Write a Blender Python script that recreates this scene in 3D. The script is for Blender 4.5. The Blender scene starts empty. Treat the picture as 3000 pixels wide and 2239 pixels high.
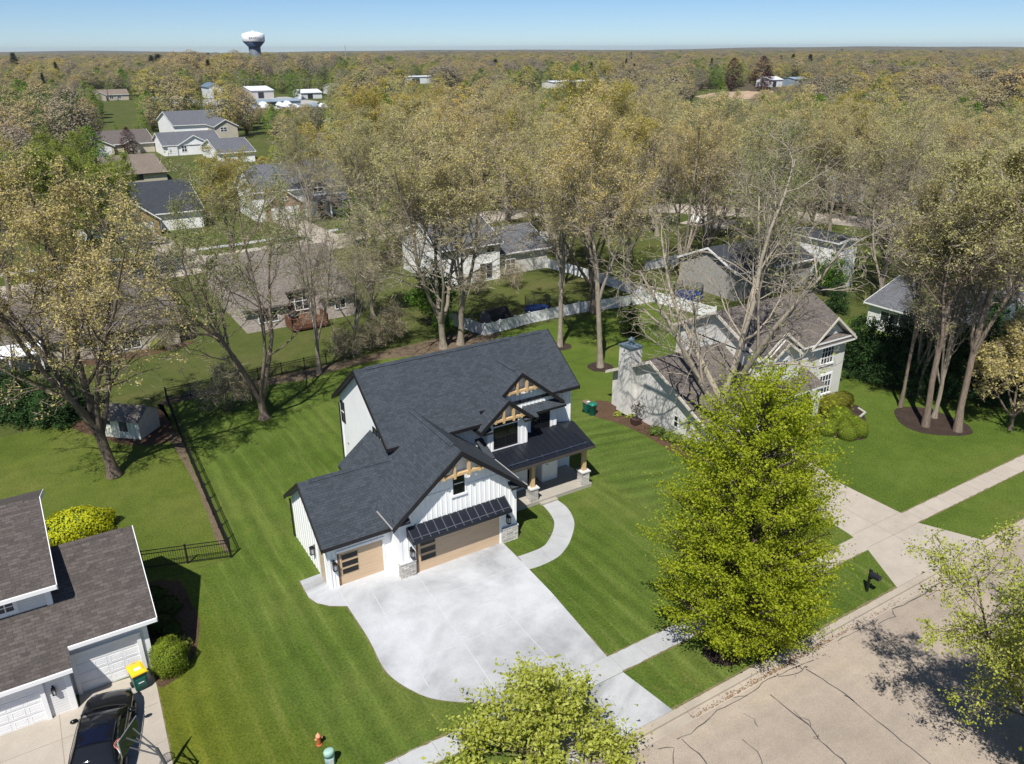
import bpy, math, random
import numpy as np
from mathutils import Vector
rad=math.radians
SC=bpy.context.scene; COL=SC.collection
# ---------------------------------------------------------------- camera model (for turning measured picture points into ground points)
F=2310.; CXp,CYp=1500.,1119.5; PITCH=math.atan((CYp-146)/F); ROLL=rad(-0.30); YAW=rad(31.7); CAMZ=25.4
_fw=np.array([math.sin(YAW)*math.cos(PITCH),math.cos(YAW)*math.cos(PITCH),-math.sin(PITCH)])
_r=np.array([math.cos(YAW),-math.sin(YAW),0.]); _u=np.cross(_r,_fw)
_rt=math.cos(ROLL)*_r+math.sin(ROLL)*_u; _up=-math.sin(ROLL)*_r+math.cos(ROLL)*_u
def ray(px,py): return _fw*F+_rt*(px-CXp)-_up*(py-CYp)
def gp(px,py,z=0.):
    d=ray(px,py); t=(z-CAMZ)/d[2]; return (float(d[0]*t),float(d[1]*t),z)
def gY(px,py,Y):
    d=ray(px,py); t=Y/d[1]; return (float(d[0]*t),Y,float(CAMZ+d[2]*t))
def vtop(x,y,px,py):
    """height of picture point px,py when it stands over ground point x,y"""
    d=ray(px,py); n=np.array([_fw[0],_fw[1]]); n/=np.linalg.norm(n)
    t=(x*n[0]+y*n[1])/(d[0]*n[0]+d[1]*n[1]); return float(CAMZ+d[2]*t)
def crop(x0,y0,s): return lambda x,y:(x0+x*s,y0+y*s)
K1=crop(780,950,.4843); K2=crop(0,1400,750/1477); K3=crop(1700,820,900/2214); K7=crop(0,600,1000/2065)
K8=crop(1150,550,1000/2214); R1=crop(2100,500,900/1652); R3=crop(1800,1000,.75); R4=crop(600,550,700/1542)
KD=crop(750,1700,1200/2214); T_=crop(0,60,1100/2214); U_=crop(1000,60,1100/2214); V_=crop(1900,60,1100/2214)
PP=crop(1250,1250,.24842); GG=crop(850,1300,1/3.672); HH=crop(1750,950,400/1652); FS=crop(0,0,3000/2213)
# ---------------------------------------------------------------- mesh builder
ORG={}
def org(o): return ORG.get(o.name,(0.,0.,0.)) if o else (0.,0.,0.)
class MB:
    def __init__(s): s.v=[]; s.f=[]; s.m=[]
    def poly(s,pts,m=0):
        b=len(s.v); s.v+= [tuple(map(float,p)) for p in pts]; s.f.append(tuple(range(b,b+len(pts)))); s.m.append(m); return s
    def box(s,x0,x1,y0,y1,z0,z1,m=0):
        P=[(x0,y0,z0),(x1,y0,z0),(x1,y1,z0),(x0,y1,z0),(x0,y0,z1),(x1,y0,z1),(x1,y1,z1),(x0,y1,z1)]
        return s.hexa(P,m)
    def hexa(s,P,m=0):
        b=len(s.v); s.v+= [tuple(map(float,p)) for p in P]
        for q in ((0,3,2,1),(4,5,6,7),(0,1,5,4),(1,2,6,5),(2,3,7,6),(3,0,4,7)): s.f.append(tuple(b+i for i in q)); s.m.append(m)
        return s
    def obox(s,o,u,n,a0,a1,z0,z1,d0,d1,m=0):
        """box on a facade: along u, up z, outward n"""
        def P(a,d,z): return (o[0]+u[0]*a+n[0]*d,o[1]+u[1]*a+n[1]*d,o[2]+z)
        return s.hexa([P(a0,d0,z0),P(a1,d0,z0),P(a1,d1,z0),P(a0,d1,z0),P(a0,d0,z1),P(a1,d0,z1),P(a1,d1,z1),P(a0,d1,z1)],m)
    def slab(s,top,th,m=0,ms=None):
        """polygon made thick downwards; ms = material of underside and edges"""
        ms=m if ms is None else ms; n=len(top); b=len(s.v)
        s.v+= [tuple(map(float,p)) for p in top]; s.v+= [(float(p[0]),float(p[1]),float(p[2]-th)) for p in top]
        s.f.append(tuple(range(b,b+n))); s.m.append(m)
        s.f.append(tuple(range(b+2*n-1,b+n-1,-1))); s.m.append(ms)
        for i in range(n):
            j=(i+1)%n; s.f.append((b+i,b+n+i,b+n+j,b+j)); s.m.append(ms)
        return s
    def prism(s,prof,axis,a0,a1,m=0):
        """profile of (h,z) pairs extruded along axis 'X' or 'Y' from a0 to a1"""
        f=(lambda a,h,z:(a,h,z)) if axis=='X' else (lambda a,h,z:(h,a,z))
        n=len(prof); b=len(s.v)
        for a in (a0,a1): s.v+= [tuple(map(float,f(a,h,z))) for h,z in prof]
        s.f.append(tuple(range(b,b+n))); s.m.append(m); s.f.append(tuple(range(b+2*n-1,b+n-1,-1))); s.m.append(m)
        for i in range(n):
            j=(i+1)%n; s.f.append((b+i,b+n+i,b+n+j,b+j)); s.m.append(m)
        return s
    def tube(s,pts,rs,k=6,m=0,cap=True):
        pts=np.array(pts,float); n=len(pts); rs=np.full(n,rs,float) if np.isscalar(rs) else np.array(rs,float)
        t=np.gradient(pts,axis=0); t/=np.linalg.norm(t,axis=1)[:,None]+1e-9
        ref=np.array([0,0,1.]) if abs(t[0][2])<.9 else np.array([1.,0,0])
        a=np.cross(t,ref); a/=np.linalg.norm(a,axis=1)[:,None]+1e-9; c=np.cross(t,a)
        th=np.arange(k)*2*math.pi/k
        V=pts[:,None,:]+rs[:,None,None]*(np.cos(th)[None,:,None]*a[:,None,:]+np.sin(th)[None,:,None]*c[:,None,:])
        b=len(s.v); s.v+= [tuple(p) for p in V.reshape(-1,3).tolist()]
        for i in range(n-1):
            for j in range(k):
                j2=(j+1)%k; s.f.append((b+i*k+j,b+i*k+j2,b+(i+1)*k+j2,b+(i+1)*k+j)); s.m.append(m)
        if cap:
            s.f.append(tuple(b+j for j in range(k-1,-1,-1))); s.m.append(m)
            s.f.append(tuple(b+(n-1)*k+j for j in range(k))); s.m.append(m)
        return s
    def lathe(s,c,prof,k=20,m=0,sx=1.,sy=1.):
        """profile of (r,z) about a vertical axis through c"""
        b=len(s.v); n=len(prof)
        for r,z in prof:
            for j in range(k):
                a=2*math.pi*j/k; s.v.append((c[0]+r*math.cos(a)*sx,c[1]+r*math.sin(a)*sy,c[2]+z))
        for i in range(n-1):
            for j in range(k):
                j2=(j+1)%k; s.f.append((b+i*k+j,b+i*k+j2,b+(i+1)*k+j2,b+(i+1)*k+j)); s.m.append(m)
        s.f.append(tuple(b+j for j in range(k-1,-1,-1))); s.m.append(m)
        s.f.append(tuple(b+(n-1)*k+j for j in range(k))); s.m.append(m)
        return s
    def build(s,name,mats,parent=None,smooth=False,bevel=0):
        if not isinstance(mats,(list,tuple)): mats=[mats]
        o3=org(parent); V=np.array(s.v,float)-np.array(o3)
        me=bpy.data.meshes.new(name); me.from_pydata(V.tolist(),[],s.f)
        for mm in mats: me.materials.append(mm)
        me.polygons.foreach_set('material_index',s.m)
        uvl=me.uv_layers.new(name='uv'); uv=np.zeros((len(me.loops),2),np.float32); li=0
        A=np.array(s.v,float)
        for f in s.f:
            P=A[list(f)]
            nrm=np.cross(P[1]-P[0],P[2]-P[0]) if len(f)==3 else np.cross(P[2]-P[0],P[3]-P[1])
            l=np.linalg.norm(nrm); nrm=nrm/l if l>1e-12 else np.array([0,0,1.])
            u=np.array([-nrm[1],nrm[0],0.]); lu=np.linalg.norm(u)
            u=u/lu if lu>1e-3 else np.array([1.,0,0]); w=np.cross(nrm,u)
            if w[2]<0: w=-w
            uv[li:li+len(f),0]=P@u; uv[li:li+len(f),1]=P@w; li+=len(f)
        uvl.data.foreach_set('uv',uv.ravel())
        if smooth: me.polygons.foreach_set('use_smooth',[True]*len(me.polygons))
        me.update()
        ob=bpy.data.objects.new(name,me); COL.objects.link(ob); ob.parent=parent
        ORG[ob.name]=o3
        if bevel:
            md=ob.modifiers.new('b','BEVEL'); md.width=bevel; md.segments=2; md.limit_method='ANGLE'
        return ob
def thing(name,label,cat,loc=(0,0,0),group=None):
    o=bpy.data.objects.new(name,None); COL.objects.link(o); o.location=loc; o.empty_display_size=.3
    ORG[o.name]=tuple(loc); return tag(o,label,cat,group)
def tag(o,label,cat,group=None,kind=None):
    o['label']=label; o['category']=cat
    if group: o['group']=group
    if kind: o['kind']=kind
    return o
def struct(o,kind='structure',label=None):
    o['kind']=kind
    if label: o['label']=label
    return o
def lab(o,label): o['label']=label; return o
def copy_thing(root,loc,rotz=0.,scale=1.,label=None,group=None,name=None):
    """a copy of a thing with copies of its parts and sub-parts (shared meshes)"""
    r=root.copy(); COL.objects.link(r); r.location=loc; r.rotation_euler=(0,0,rotz); r.scale=scale if isinstance(scale,tuple) else (scale,)*3
    if label: r['label']=label
    if group: r['group']=group
    for ch in root.children:
        c=ch.copy(); COL.objects.link(c); c.parent=r
        for gch in ch.children:
            d=gch.copy(); COL.objects.link(d); d.parent=c
    return r
def raw_mesh(name,V,Q,mats,mi=None,tint=None,smooth=False):
    """fast mesh from numpy arrays: V (n,3), Q list of (faces array)"""
    me=bpy.data.meshes.new(name); V=np.asarray(V,np.float32)
    me.vertices.add(len(V)); me.vertices.foreach_set('co',V.ravel())
    nl=sum(q.size for q in Q); nf=sum(len(q) for q in Q)
    me.loops.add(nl); me.polygons.add(nf)
    me.loops.foreach_set('vertex_index',np.concatenate([q.ravel() for q in Q]).astype(np.int32))
    ls=[];c=0
    for q in Q:
        k=q.shape[1]; ls.append(c+np.arange(len(q))*k); c+=len(q)*k
    me.polygons.foreach_set('loop_start',np.concatenate(ls).astype(np.int32))
    for m in mats: me.materials.append(m)
    if mi is not None: me.polygons.foreach_set('material_index',np.asarray(mi,np.int32))
    if tint is not None:
        at=me.attributes.new('tint','FLOAT_COLOR','FACE'); at.data.foreach_set('color',np.asarray(tint,np.float32).ravel())
    if smooth: me.polygons.foreach_set('use_smooth',np.ones(nf,bool))
    me.update(calc_edges=True)
    return me
def mesh_obj(name,me,parent=None):
    o=bpy.data.objects.new(name,me); COL.objects.link(o); o.parent=parent; ORG[o.name]=org(parent); return o
# ---------------------------------------------------------------- materials
class NT:
    def __init__(s,name):
        s.m=bpy.data.materials.new(name); s.m.use_nodes=True; s.t=s.m.node_tree; s.t.nodes.clear()
        s.out=s.n('ShaderNodeOutputMaterial')
    def n(s,ty,**kw):
        nd=s.t.nodes.new(ty)
        for k,v in kw.items():
            if hasattr(nd,k) and k not in ('color',): setattr(nd,k,v)
        return nd
    def l(s,a,b): s.t.links.new(a,b)
    def val(s,sock,v):
        if hasattr(v,'is_linked') or isinstance(v,bpy.types.NodeSocket): s.l(v,sock)
        else: sock.default_value=v
    def coord(s,kind='Object',scale=(1,1,1),rot=(0,0,0)):
        c=s.n('ShaderNodeTexCoord'); mp=s.n('ShaderNodeMapping'); mp.inputs['Scale'].default_value=scale; mp.inputs['Rotation'].default_value=rot
        if kind=='World':
            g=s.n('ShaderNodeNewGeometry'); s.l(g.outputs['Position'],mp.inputs[0])
        else: s.l(c.outputs[kind],mp.inputs[0])
        return mp.outputs[0]
    def noise(s,vec,scale,detail=4,rough=.55,dist=0.):
        nd=s.n('ShaderNodeTexNoise'); s.l(vec,nd.inputs['Vector']); nd.inputs['Scale'].default_value=scale; nd.inputs['Detail'].default_value=detail
        nd.inputs['Roughness'].default_value=rough; nd.inputs['Distortion'].default_value=dist; return nd.outputs[0]
    def ramp(s,fac,stops):
        nd=s.n('ShaderNodeValToRGB'); s.l(fac,nd.inputs[0]); e=nd.color_ramp.elements
        while len(e)<len(stops): e.new(.5)
        for i,(p,c) in enumerate(stops):
            e[i].position=p; e[i].color=c if len(c)==4 else (*c,1)
        return nd.outputs[0]
    def mix(s,fac,a,b,mode='MIX'):
        nd=s.n('ShaderNodeMix'); nd.data_type='RGBA'; nd.blend_type=mode
        s.val(nd.inputs[0],fac)
        for sk,v in ((nd.inputs[6],a),(nd.inputs[7],b)):
            if isinstance(v,bpy.types.NodeSocket): s.l(v,sk)
            else: sk.default_value=v if len(v)==4 else (*v,1)
        return nd.outputs[2]
    def math(s,op,a,b=0.):
        nd=s.n('ShaderNodeMath',operation=op); s.val(nd.inputs[0],a); s.val(nd.inputs[1],b); return nd.outputs[0]
    def bump(s,h,strength=.3,dist=.02,prev=None):
        nd=s.n('ShaderNodeBump'); s.l(h,nd.inputs['Height']); nd.inputs['Strength'].default_value=strength; nd.inputs['Distance'].default_value=dist
        if prev is not None: s.l(prev,nd.inputs['Normal'])
        return nd.outputs[0]
    def bsdf(s,col,rough=.8,metal=0.,spec=.3,normal=None):
        nd=s.n('ShaderNodeBsdfPrincipled')
        if isinstance(col,bpy.types.NodeSocket): s.l(col,nd.inputs['Base Color'])
        else: nd.inputs['Base Color'].default_value=(*col[:3],1)
        s.val(nd.inputs['Roughness'],rough); nd.inputs['Metallic'].default_value=metal; nd.inputs['Specular IOR Level'].default_value=spec
        if normal is not None: s.l(normal,nd.inputs['Normal'])
        s.l(nd.outputs[0],s.out.inputs[0]); return s.m
def c4(c,k=1.): return (c[0]*k,c[1]*k,c[2]*k,1)
def plain(name,c,rough=.7,metal=0.,spec=.3,var=.12,sc=3.,bump=0.):
    t=NT(name); v=t.coord('Object'); nz=t.noise(v,sc,5)
    col=t.ramp(nz,[(.3,c4(c,1-var)),(.7,c4(c,1+var))])
    nrm=t.bump(t.noise(v,sc*14,3),bump,.01) if bump else None
    return t.bsdf(col,rough,metal,spec,nrm)
def shingle(name,c,var=.35,bw=.34,rh=.15):
    t=NT(name); uv=t.coord('UV')
    b=t.n('ShaderNodeTexBrick'); t.l(uv,b.inputs['Vector']); b.inputs['Scale'].default_value=1
    b.offset=.37; b.squash=1.
    b.inputs['Brick Width'].default_value=bw; b.inputs['Row Height'].default_value=rh; b.inputs['Mortar Size'].default_value=.009; b.inputs['Mortar Smooth'].default_value=.2
    b.inputs['Bias'].default_value=.0
    b.inputs['Color1'].default_value=c4(c,1-var); b.inputs['Color2'].default_value=c4(c,1+var*1.3); b.inputs['Mortar'].default_value=c4(c,.45)
    w=t.coord('World'); big=t.noise(w,.35,3); fine=t.noise(w,9,3)
    col=t.mix(.35,b.outputs['Color'],t.ramp(fine,[(.3,c4(c,.6)),(.7,c4(c,1.5))]))
    col=t.mix(.8,col,t.ramp(big,[(.3,(.94,.94,.94)),(.7,(1.05,1.05,1.04))]),'MULTIPLY')
    return t.bsdf(col,.92,0,.2,t.bump(b.outputs['Fac'],.5,-.012))
def siding(name,c,pitch=.15,bump=.7,lk=.28):
    """horizontal lap siding: saw profile up the wall"""
    t=NT(name); uv=t.coord('UV'); s=t.n('ShaderNodeSeparateXYZ'); t.l(uv,s.inputs[0])
    saw=t.math('FRACT',t.math('DIVIDE',s.outputs[1],pitch))
    w=t.coord('World'); nz=t.noise(w,.8,5)
    col=t.ramp(nz,[(.3,c4(c,.93)),(.7,c4(c,1.04))])
    line=t.math('GREATER_THAN',saw,.9)
    col=t.mix(t.math('MULTIPLY',line,lk),col,c4(c,.5))
    return t.bsdf(col,.55,0,.3,t.bump(saw,bump,-.012))
def stone(name,c):
    t=NT(name); uv=t.coord('UV')
    b=t.n('ShaderNodeTexBrick'); t.l(uv,b.inputs['Vector']); b.inputs['Scale'].default_value=1; b.offset=.43
    b.inputs['Brick Width'].default_value=.36; b.inputs['Row Height'].default_value=.115; b.inputs['Mortar Size'].default_value=.012; b.inputs['Mortar Smooth'].default_value=.4
    b.inputs['Color1'].default_value=c4(c,.72); b.inputs['Color2'].default_value=c4(c,1.25); b.inputs['Mortar'].default_value=c4(c,.42)
    w=t.coord('World'); nz=t.noise(w,5,5,.7)
    col=t.mix(.65,b.outputs['Color'],t.ramp(nz,[(.25,(.55,.53,.5)),(.55,(1,.98,.95)),(.8,(1.2,1.15,1.08))]),'MULTIPLY')
    return t.bsdf(col,.9,0,.2,t.bump(t.mix(.5,b.outputs['Fac'],nz),.8,.03))
def brickm(name,c,mort=(.45,.42,.38)):
    t=NT(name); uv=t.coord('UV')
    b=t.n('ShaderNodeTexBrick'); t.l(uv,b.inputs['Vector']); b.inputs['Scale'].default_value=1
    b.inputs['Brick Width'].default_value=.24; b.inputs['Row Height'].default_value=.085; b.inputs['Mortar Size'].default_value=.01
    b.inputs['Color1'].default_value=c4(c,.75); b.inputs['Color2'].default_value=c4(c,1.25); b.inputs['Mortar'].default_value=(*mort,1)
    w=t.coord('World'); col=t.mix(.5,b.outputs['Color'],t.ramp(t.noise(w,2,4),[(.3,(.8,.8,.8)),(.7,(1.15,1.12,1.1))]),'MULTIPLY')
    return t.bsdf(col,.9,0,.2)
def wood(name,c,axis=0,var=.16,sc=1.):
    t=NT(name); s=[14*sc]*3; s[axis]=.7*sc
    v=t.coord('World',tuple(s)); nz=t.noise(v,1.2,6,.6,.4)
    col=t.ramp(nz,[(.25,c4(c,1-var*1.3)),(.5,c4(c)),(.78,c4(c,1+var))])
    return t.bsdf(col,.55,0,.3)
def concrete(name,c,stain=.5,warm=0.,joints=None,sc=.22):
    t=NT(name); w=t.coord('World'); big=t.noise(w,sc,6,.62,.6); mid=t.noise(w,1.1,6,.6); fine=t.noise(w,22,3)
    col=t.ramp(big,[(.36,c4(c,1-.40*stain)),(.46,c4(c,1-.12*stain)),(.58,c4(c,1+.1*stain))])
    col=t.mix(.55,col,t.ramp(mid,[(.3,(.84,.84,.84)),(.7,(1.1,1.1,1.1))]),'MULTIPLY')
    col=t.mix(.5,col,t.ramp(fine,[(.35,(.88,.88,.88)),(.65,(1.1,1.1,1.1))]),'MULTIPLY')
    return t.bsdf(col,.85,0,.25,t.bump(fine,.15,.004))
def grass(name,c1,c2,c3,stripe=None,gradx=None):
    """stripe=(angle of the mowing lines in degrees from X, width, strength)"""
    t=NT(name); w=t.coord('World'); big=t.noise(w,.13,5,.6,.3); mid=t.noise(w,.9,5,.65); fine=t.noise(w,9,4,.7); vf=t.noise(w,42,2,.6)
    col=t.ramp(big,[(.3,c4(c1)),(.52,c4(c2)),(.75,c4(c3))])
    col=t.mix(.7,col,t.ramp(mid,[(.25,(.72,.78,.6)),(.5,(1,1,1)),(.78,(1.32,1.22,1.15))]),'MULTIPLY')
    if stripe:
        v=t.coord('World',(1,1,1),(0,0,-rad(stripe[0]))); s=t.n('ShaderNodeSeparateXYZ'); t.l(v,s.inputs[0])
        wob=t.noise(w,.25,3); y=t.math('ADD',t.math('DIVIDE',s.outputs[1],stripe[1]),t.math('MULTIPLY',wob,1.1))
        k=t.math('SINE',t.math('MULTIPLY',y,2*math.pi))
        mp2=t.n('ShaderNodeMapping'); mp2.inputs['Scale'].default_value=(.16,2.2,1); t.l(v,mp2.inputs[0]); lv=mp2.outputs[0]; ln=t.noise(lv,1.,4,.6,.15)
        col=t.mix(t.ramp(ln,[(.52,(0,0,0)),(.72,(.7,.7,.7))]),col,c4((c3[0]*1.22,c3[1]*1.22,c3[2]*1.3)))
        y2=t.math('SINE',t.math('MULTIPLY',y,7.3)); st=t.math('ADD',t.math('MULTIPLY',k,.7),t.math('MULTIPLY',y2,.5))
        f=t.math('ADD',t.math('MULTIPLY',st,.5*stripe[2]),1.)
        cc=t.n('ShaderNodeCombineColor'); t.l(f,cc.inputs[0]); t.l(f,cc.inputs[1]); t.l(f,cc.inputs[2])
        col=t.mix(1.,col,cc.outputs[0],'MULTIPLY')
    if gradx:
        sx=t.n('ShaderNodeSeparateXYZ'); t.l(w,sx.inputs[0]); gx=t.math('ADD',t.math('ADD',sx.outputs[0],t.math('MULTIPLY',t.noise(w,.16,4),5.)),t.math('MULTIPLY',sx.outputs[1],.07))
        mr=t.n('ShaderNodeMapRange'); t.l(gx,mr.inputs[0]); mr.inputs[1].default_value=gradx[0]; mr.inputs[2].default_value=gradx[1]; mr.inputs[3].default_value=1; mr.inputs[4].default_value=0
        col=t.mix(mr.outputs[0],col,t.mix(1.,col,(*gradx[2],1),'MULTIPLY'))
    dry=t.noise(w,.35,6,.7,.8)
    col=t.mix(t.ramp(dry,[(.62,(0,0,0)),(.82,(.42,.42,.42))]),col,c4((c3[0]*2.3,c3[1]*1.35,c3[2]*2.2)))
    col=t.mix(.9,col,t.ramp(fine,[(.3,(.5,.55,.42)),(.5,(1,1,1)),(.72,(1.55,1.42,1.35))]),'MULTIPLY')
    col=t.mix(.9,col,t.ramp(vf,[(.35,(.6,.6,.55)),(.65,(1.35,1.35,1.3))]),'MULTIPLY')
    return t.bsdf(col,.95,0,.1,t.bump(t.mix(.5,fine,vf),.7,.05))
def mulch(name,c,c2):
    t=NT(name); w=t.coord('World'); a=t.noise(w,18,4,.7); b=t.noise(w,1.2,4)
    col=t.ramp(a,[(.3,c4(c,.5)),(.5,c4(c)),(.72,c4(c2))]); col=t.mix(.6,col,t.ramp(b,[(.3,(.7,.7,.7)),(.7,(1.2,1.2,1.2))]),'MULTIPLY')
    return t.bsdf(col,.98,0,.1,t.bump(a,.8,.04))
def bark(name,c,var=.4):
    t=NT(name); v=t.coord('Object',(6,6,1.2)); nz=t.noise(v,1.6,6,.65,.3); w=t.coord('Object'); b=t.noise(w,.5,3)
    col=t.ramp(nz,[(.3,c4(c,1-var)),(.55,c4(c)),(.75,c4(c,1+var))]); col=t.mix(.5,col,t.ramp(b,[(.3,(.75,.75,.75)),(.7,(1.25,1.22,1.2))]),'MULTIPLY')
    return t.bsdf(col,.95,0,.1,t.bump(nz,.6,.03))
def leafmat(name,c1,c2,trans=.35,attr=False,objvar=0.):
    """leaf colour changes from leaf to leaf; light passes through the blade"""
    t=NT(name); g=t.n('ShaderNodeNewGeometry')
    col=t.ramp(g.outputs['Random Per Island'],[(0,c4(c1)),(1,c4(c2))])
    if attr:
        a=t.n('ShaderNodeAttribute'); a.attribute_name='tint'; a.attribute_type='GEOMETRY'; col=t.mix(1.,col,a.outputs['Color'],'MULTIPLY')
    if objvar:
        oi=t.n('ShaderNodeObjectInfo'); rv=t.ramp(oi.outputs['Random'],[(0,(1-objvar,1-objvar*.6,1-objvar)),(.5,(1,1,1)),(1,(1+objvar,1+objvar*.4,1-objvar*.3))]); col=t.mix(1.,col,rv,'MULTIPLY')
    d=t.n('ShaderNodeBsdfDiffuse'); tr=t.n('ShaderNodeBsdfTranslucent'); t.l(col,d.inputs[0]); t.l(col,tr.inputs[0])
    mx=t.n('ShaderNodeMixShader'); mx.inputs[0].default_value=trans; t.l(d.outputs[0],mx.inputs[1]); t.l(tr.outputs[0],mx.inputs[2]); t.l(mx.outputs[0],t.out.inputs[0])
    return t.m
def glassm(name,c=(.010,.011,.013),rough=.04): return NT(name).bsdf(c,rough,0,.35)
def standing_seam(name,c): return plain(name,c,.38,.35,.5,.06,1.)
M={}
M['shingle_black']=shingle('charcoal_shingle',(.046,.054,.065),.24)
M['shingle_brown']=shingle('brown_shingle',(.125,.108,.098),.3)
M['shingle_taupe']=shingle('taupe_shingle',(.165,.145,.125),.26)
M['shingle_umber']=shingle('umber_shingle',(.085,.073,.067),.32)
M['shingle_gray']=shingle('gray_shingle',(.12,.125,.14),.25)
M['shingle_tan']=shingle('tan_shingle',(.19,.155,.125),.22)
M['shingle_dark']=shingle('slate_shingle',(.045,.05,.06),.25)
M['white']=plain('white_paint',(.85,.85,.845),.5,0,.3,.03,1.5)
M['white_lap']=siding('white_lap_siding',(.86,.86,.855),.13,.12)
M['cream_lap']=siding('cream_lap_siding',(.66,.645,.60),.13,.3,.45)
M['grey_lap']=siding('pale_grey_lap_siding',(.70,.70,.69),.13,.3,.7)
M['tan_lap']=siding('beige_lap_siding',(.50,.45,.36),.13,.8)
M['stucco']=plain('off_white_panel',(.62,.60,.57),.8,0,.2,.06,2.)
M['trim']=plain('white_trim',(.78,.78,.78),.45,0,.3,.02,1.)
M['black']=plain('black_trim',(.014,.013,.015),.5,0,.35,.1,2.)
M['black_metal']=standing_seam('black_metal',(.018,.021,.030))
M['seam']=plain('seam_metal',(.16,.17,.20),.35,.5,.5,.05,1.)
M['steel']=plain('steel_bar',(.12,.15,.22),.35,.7,.5,.05,1.)
M['oak']=wood('oak_door',(.55,.40,.265),0,.12)
M['cedar']=wood('cedar_beam',(.56,.385,.20),2,.18)
M['stone']=stone('pale_stone',(.55,.53,.50))
M['cap']=plain('stone_cap',(.55,.54,.53),.8,0,.2,.08,3.)
M['glass']=glassm('dark_glass')
M['glass_grey']=glassm('grey_glass',(.03,.035,.045))
M['concrete_new']=concrete('new_concrete',(.44,.45,.465),1.0,sc=.17)
M['concrete_walk']=concrete('walk_concrete',(.41,.415,.42),.35)
M['concrete_tan']=concrete('tan_concrete',(.40,.355,.30),.22)
M['porch_conc']=concrete('porch_concrete',(.36,.33,.285),.15)
M['kerb']=concrete('kerb_concrete',(.38,.33,.27),.4)
M['brick']=brickm('red_brick',(.30,.15,.085))
M['brick_pale']=brickm('pale_brick',(.42,.36,.33))
M['brick_tan']=brickm('tan_brick',(.52,.46,.38))
M['deck']=wood('deck_wood',(.15,.068,.042),0,.2)
M['vinyl']=plain('white_vinyl',(.74,.75,.76),.4,0,.35,.04,1.)
M['fence_black']=plain('black_fence',(.012,.012,.013),.5,0,.3,.1,3.)
M['mulch_brown']=mulch('brown_mulch',(.09,.055,.035),(.20,.13,.085))
M['mulch_dark']=mulch('dark_mulch',(.045,.032,.026),(.11,.08,.065))
M['litter']=mulch('leaf_litter',(.13,.098,.066),(.29,.22,.15))
M['lawn_main']=grass('lawn_grass',(.060,.099,.015),(.084,.124,.023),(.112,.137,.034),(90,1.15,.20),(5.5,10.5,(1.26,1.02,.62)))
M['lawn_side']=grass('lawn_grass_diagonal',(.058,.096,.016),(.079,.119,.024),(.104,.131,.033),(-12,1.25,.28))
M['lawn_left']=grass('lawn_grass_left',(.066,.098,.015),(.093,.123,.023),(.124,.138,.036))
M['lawn_front']=grass('lawn_grass_front',(.060,.096,.009),(.084,.120,.013),(.110,.130,.020),(90,.95,.20))
M['lawn_fresh']=grass('lawn_grass_lush',(.062,.101,.015),(.085,.126,.022),(.110,.137,.031))
M['lawn']=grass('yard_grass',(.058,.082,.020),(.080,.095,.028),(.11,.105,.045))
M['earth']=mulch('woodland_floor',(.09,.075,.045),(.16,.13,.075))
# ---------------------------------------------------------------- camera, sky, sun
cd=bpy.data.cameras.new('camera'); cam=bpy.data.objects.new('camera',cd); COL.objects.link(cam); SC.camera=cam
cd.sensor_fit='HORIZONTAL'; cd.sensor_width=36; cd.lens=36*F/3000.; cd.clip_start=.5; cd.clip_end=30000
from mathutils import Matrix
R=Matrix(((_rt[0],_up[0],-_fw[0]),(_rt[1],_up[1],-_fw[1]),(_rt[2],_up[2],-_fw[2])))
cam.matrix_world=Matrix.Translation((0,0,CAMZ)) @ R.to_4x4()
SUN=Vector((.505,.46,-1.)).normalized()      # the way the light travels
EL=math.asin(-SUN.z); AZ=math.atan2(-SUN.x,-SUN.y)   # clockwise from +Y
W=bpy.data.worlds.new('World'); SC.world=W; W.use_nodes=True; nt=W.node_tree; nt.nodes.clear()
wo=nt.nodes.new('ShaderNodeOutputWorld'); bg=nt.nodes.new('ShaderNodeBackground'); sk=nt.nodes.new('ShaderNodeTexSky')
sk.sky_type='NISHITA'; sk.sun_disc=False; sk.sun_elevation=EL; sk.sun_rotation=AZ; sk.altitude=3200; sk.air_density=1.0; sk.dust_density=0; sk.ozone_density=8
bg.inputs[1].default_value=.076
nt.links.new(sk.outputs[0],bg.inputs[0]); nt.links.new(bg.outputs[0],wo.inputs[0])
sd=bpy.data.lights.new('sun','SUN'); sd.energy=4.7; sd.angle=rad(.53); sd.color=(1.,.965,.90)
so=bpy.data.objects.new('sun',sd); COL.objects.link(so); so.rotation_euler=SUN.to_track_quat('-Z','Y').to_euler(); so.location=(0,0,200)
vs=SC.view_settings; SC.display_settings.display_device='sRGB'; vs.view_transform='Standard'; vs.look='None'; vs.exposure=.44; vs.gamma=1; vs.use_curve_mapping=False
SC.cycles.max_bounces=6; SC.cycles.diffuse_bounces=3; SC.cycles.glossy_bounces=2; SC.cycles.transmission_bounces=3; SC.cycles.transparent_max_bounces=4
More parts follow.
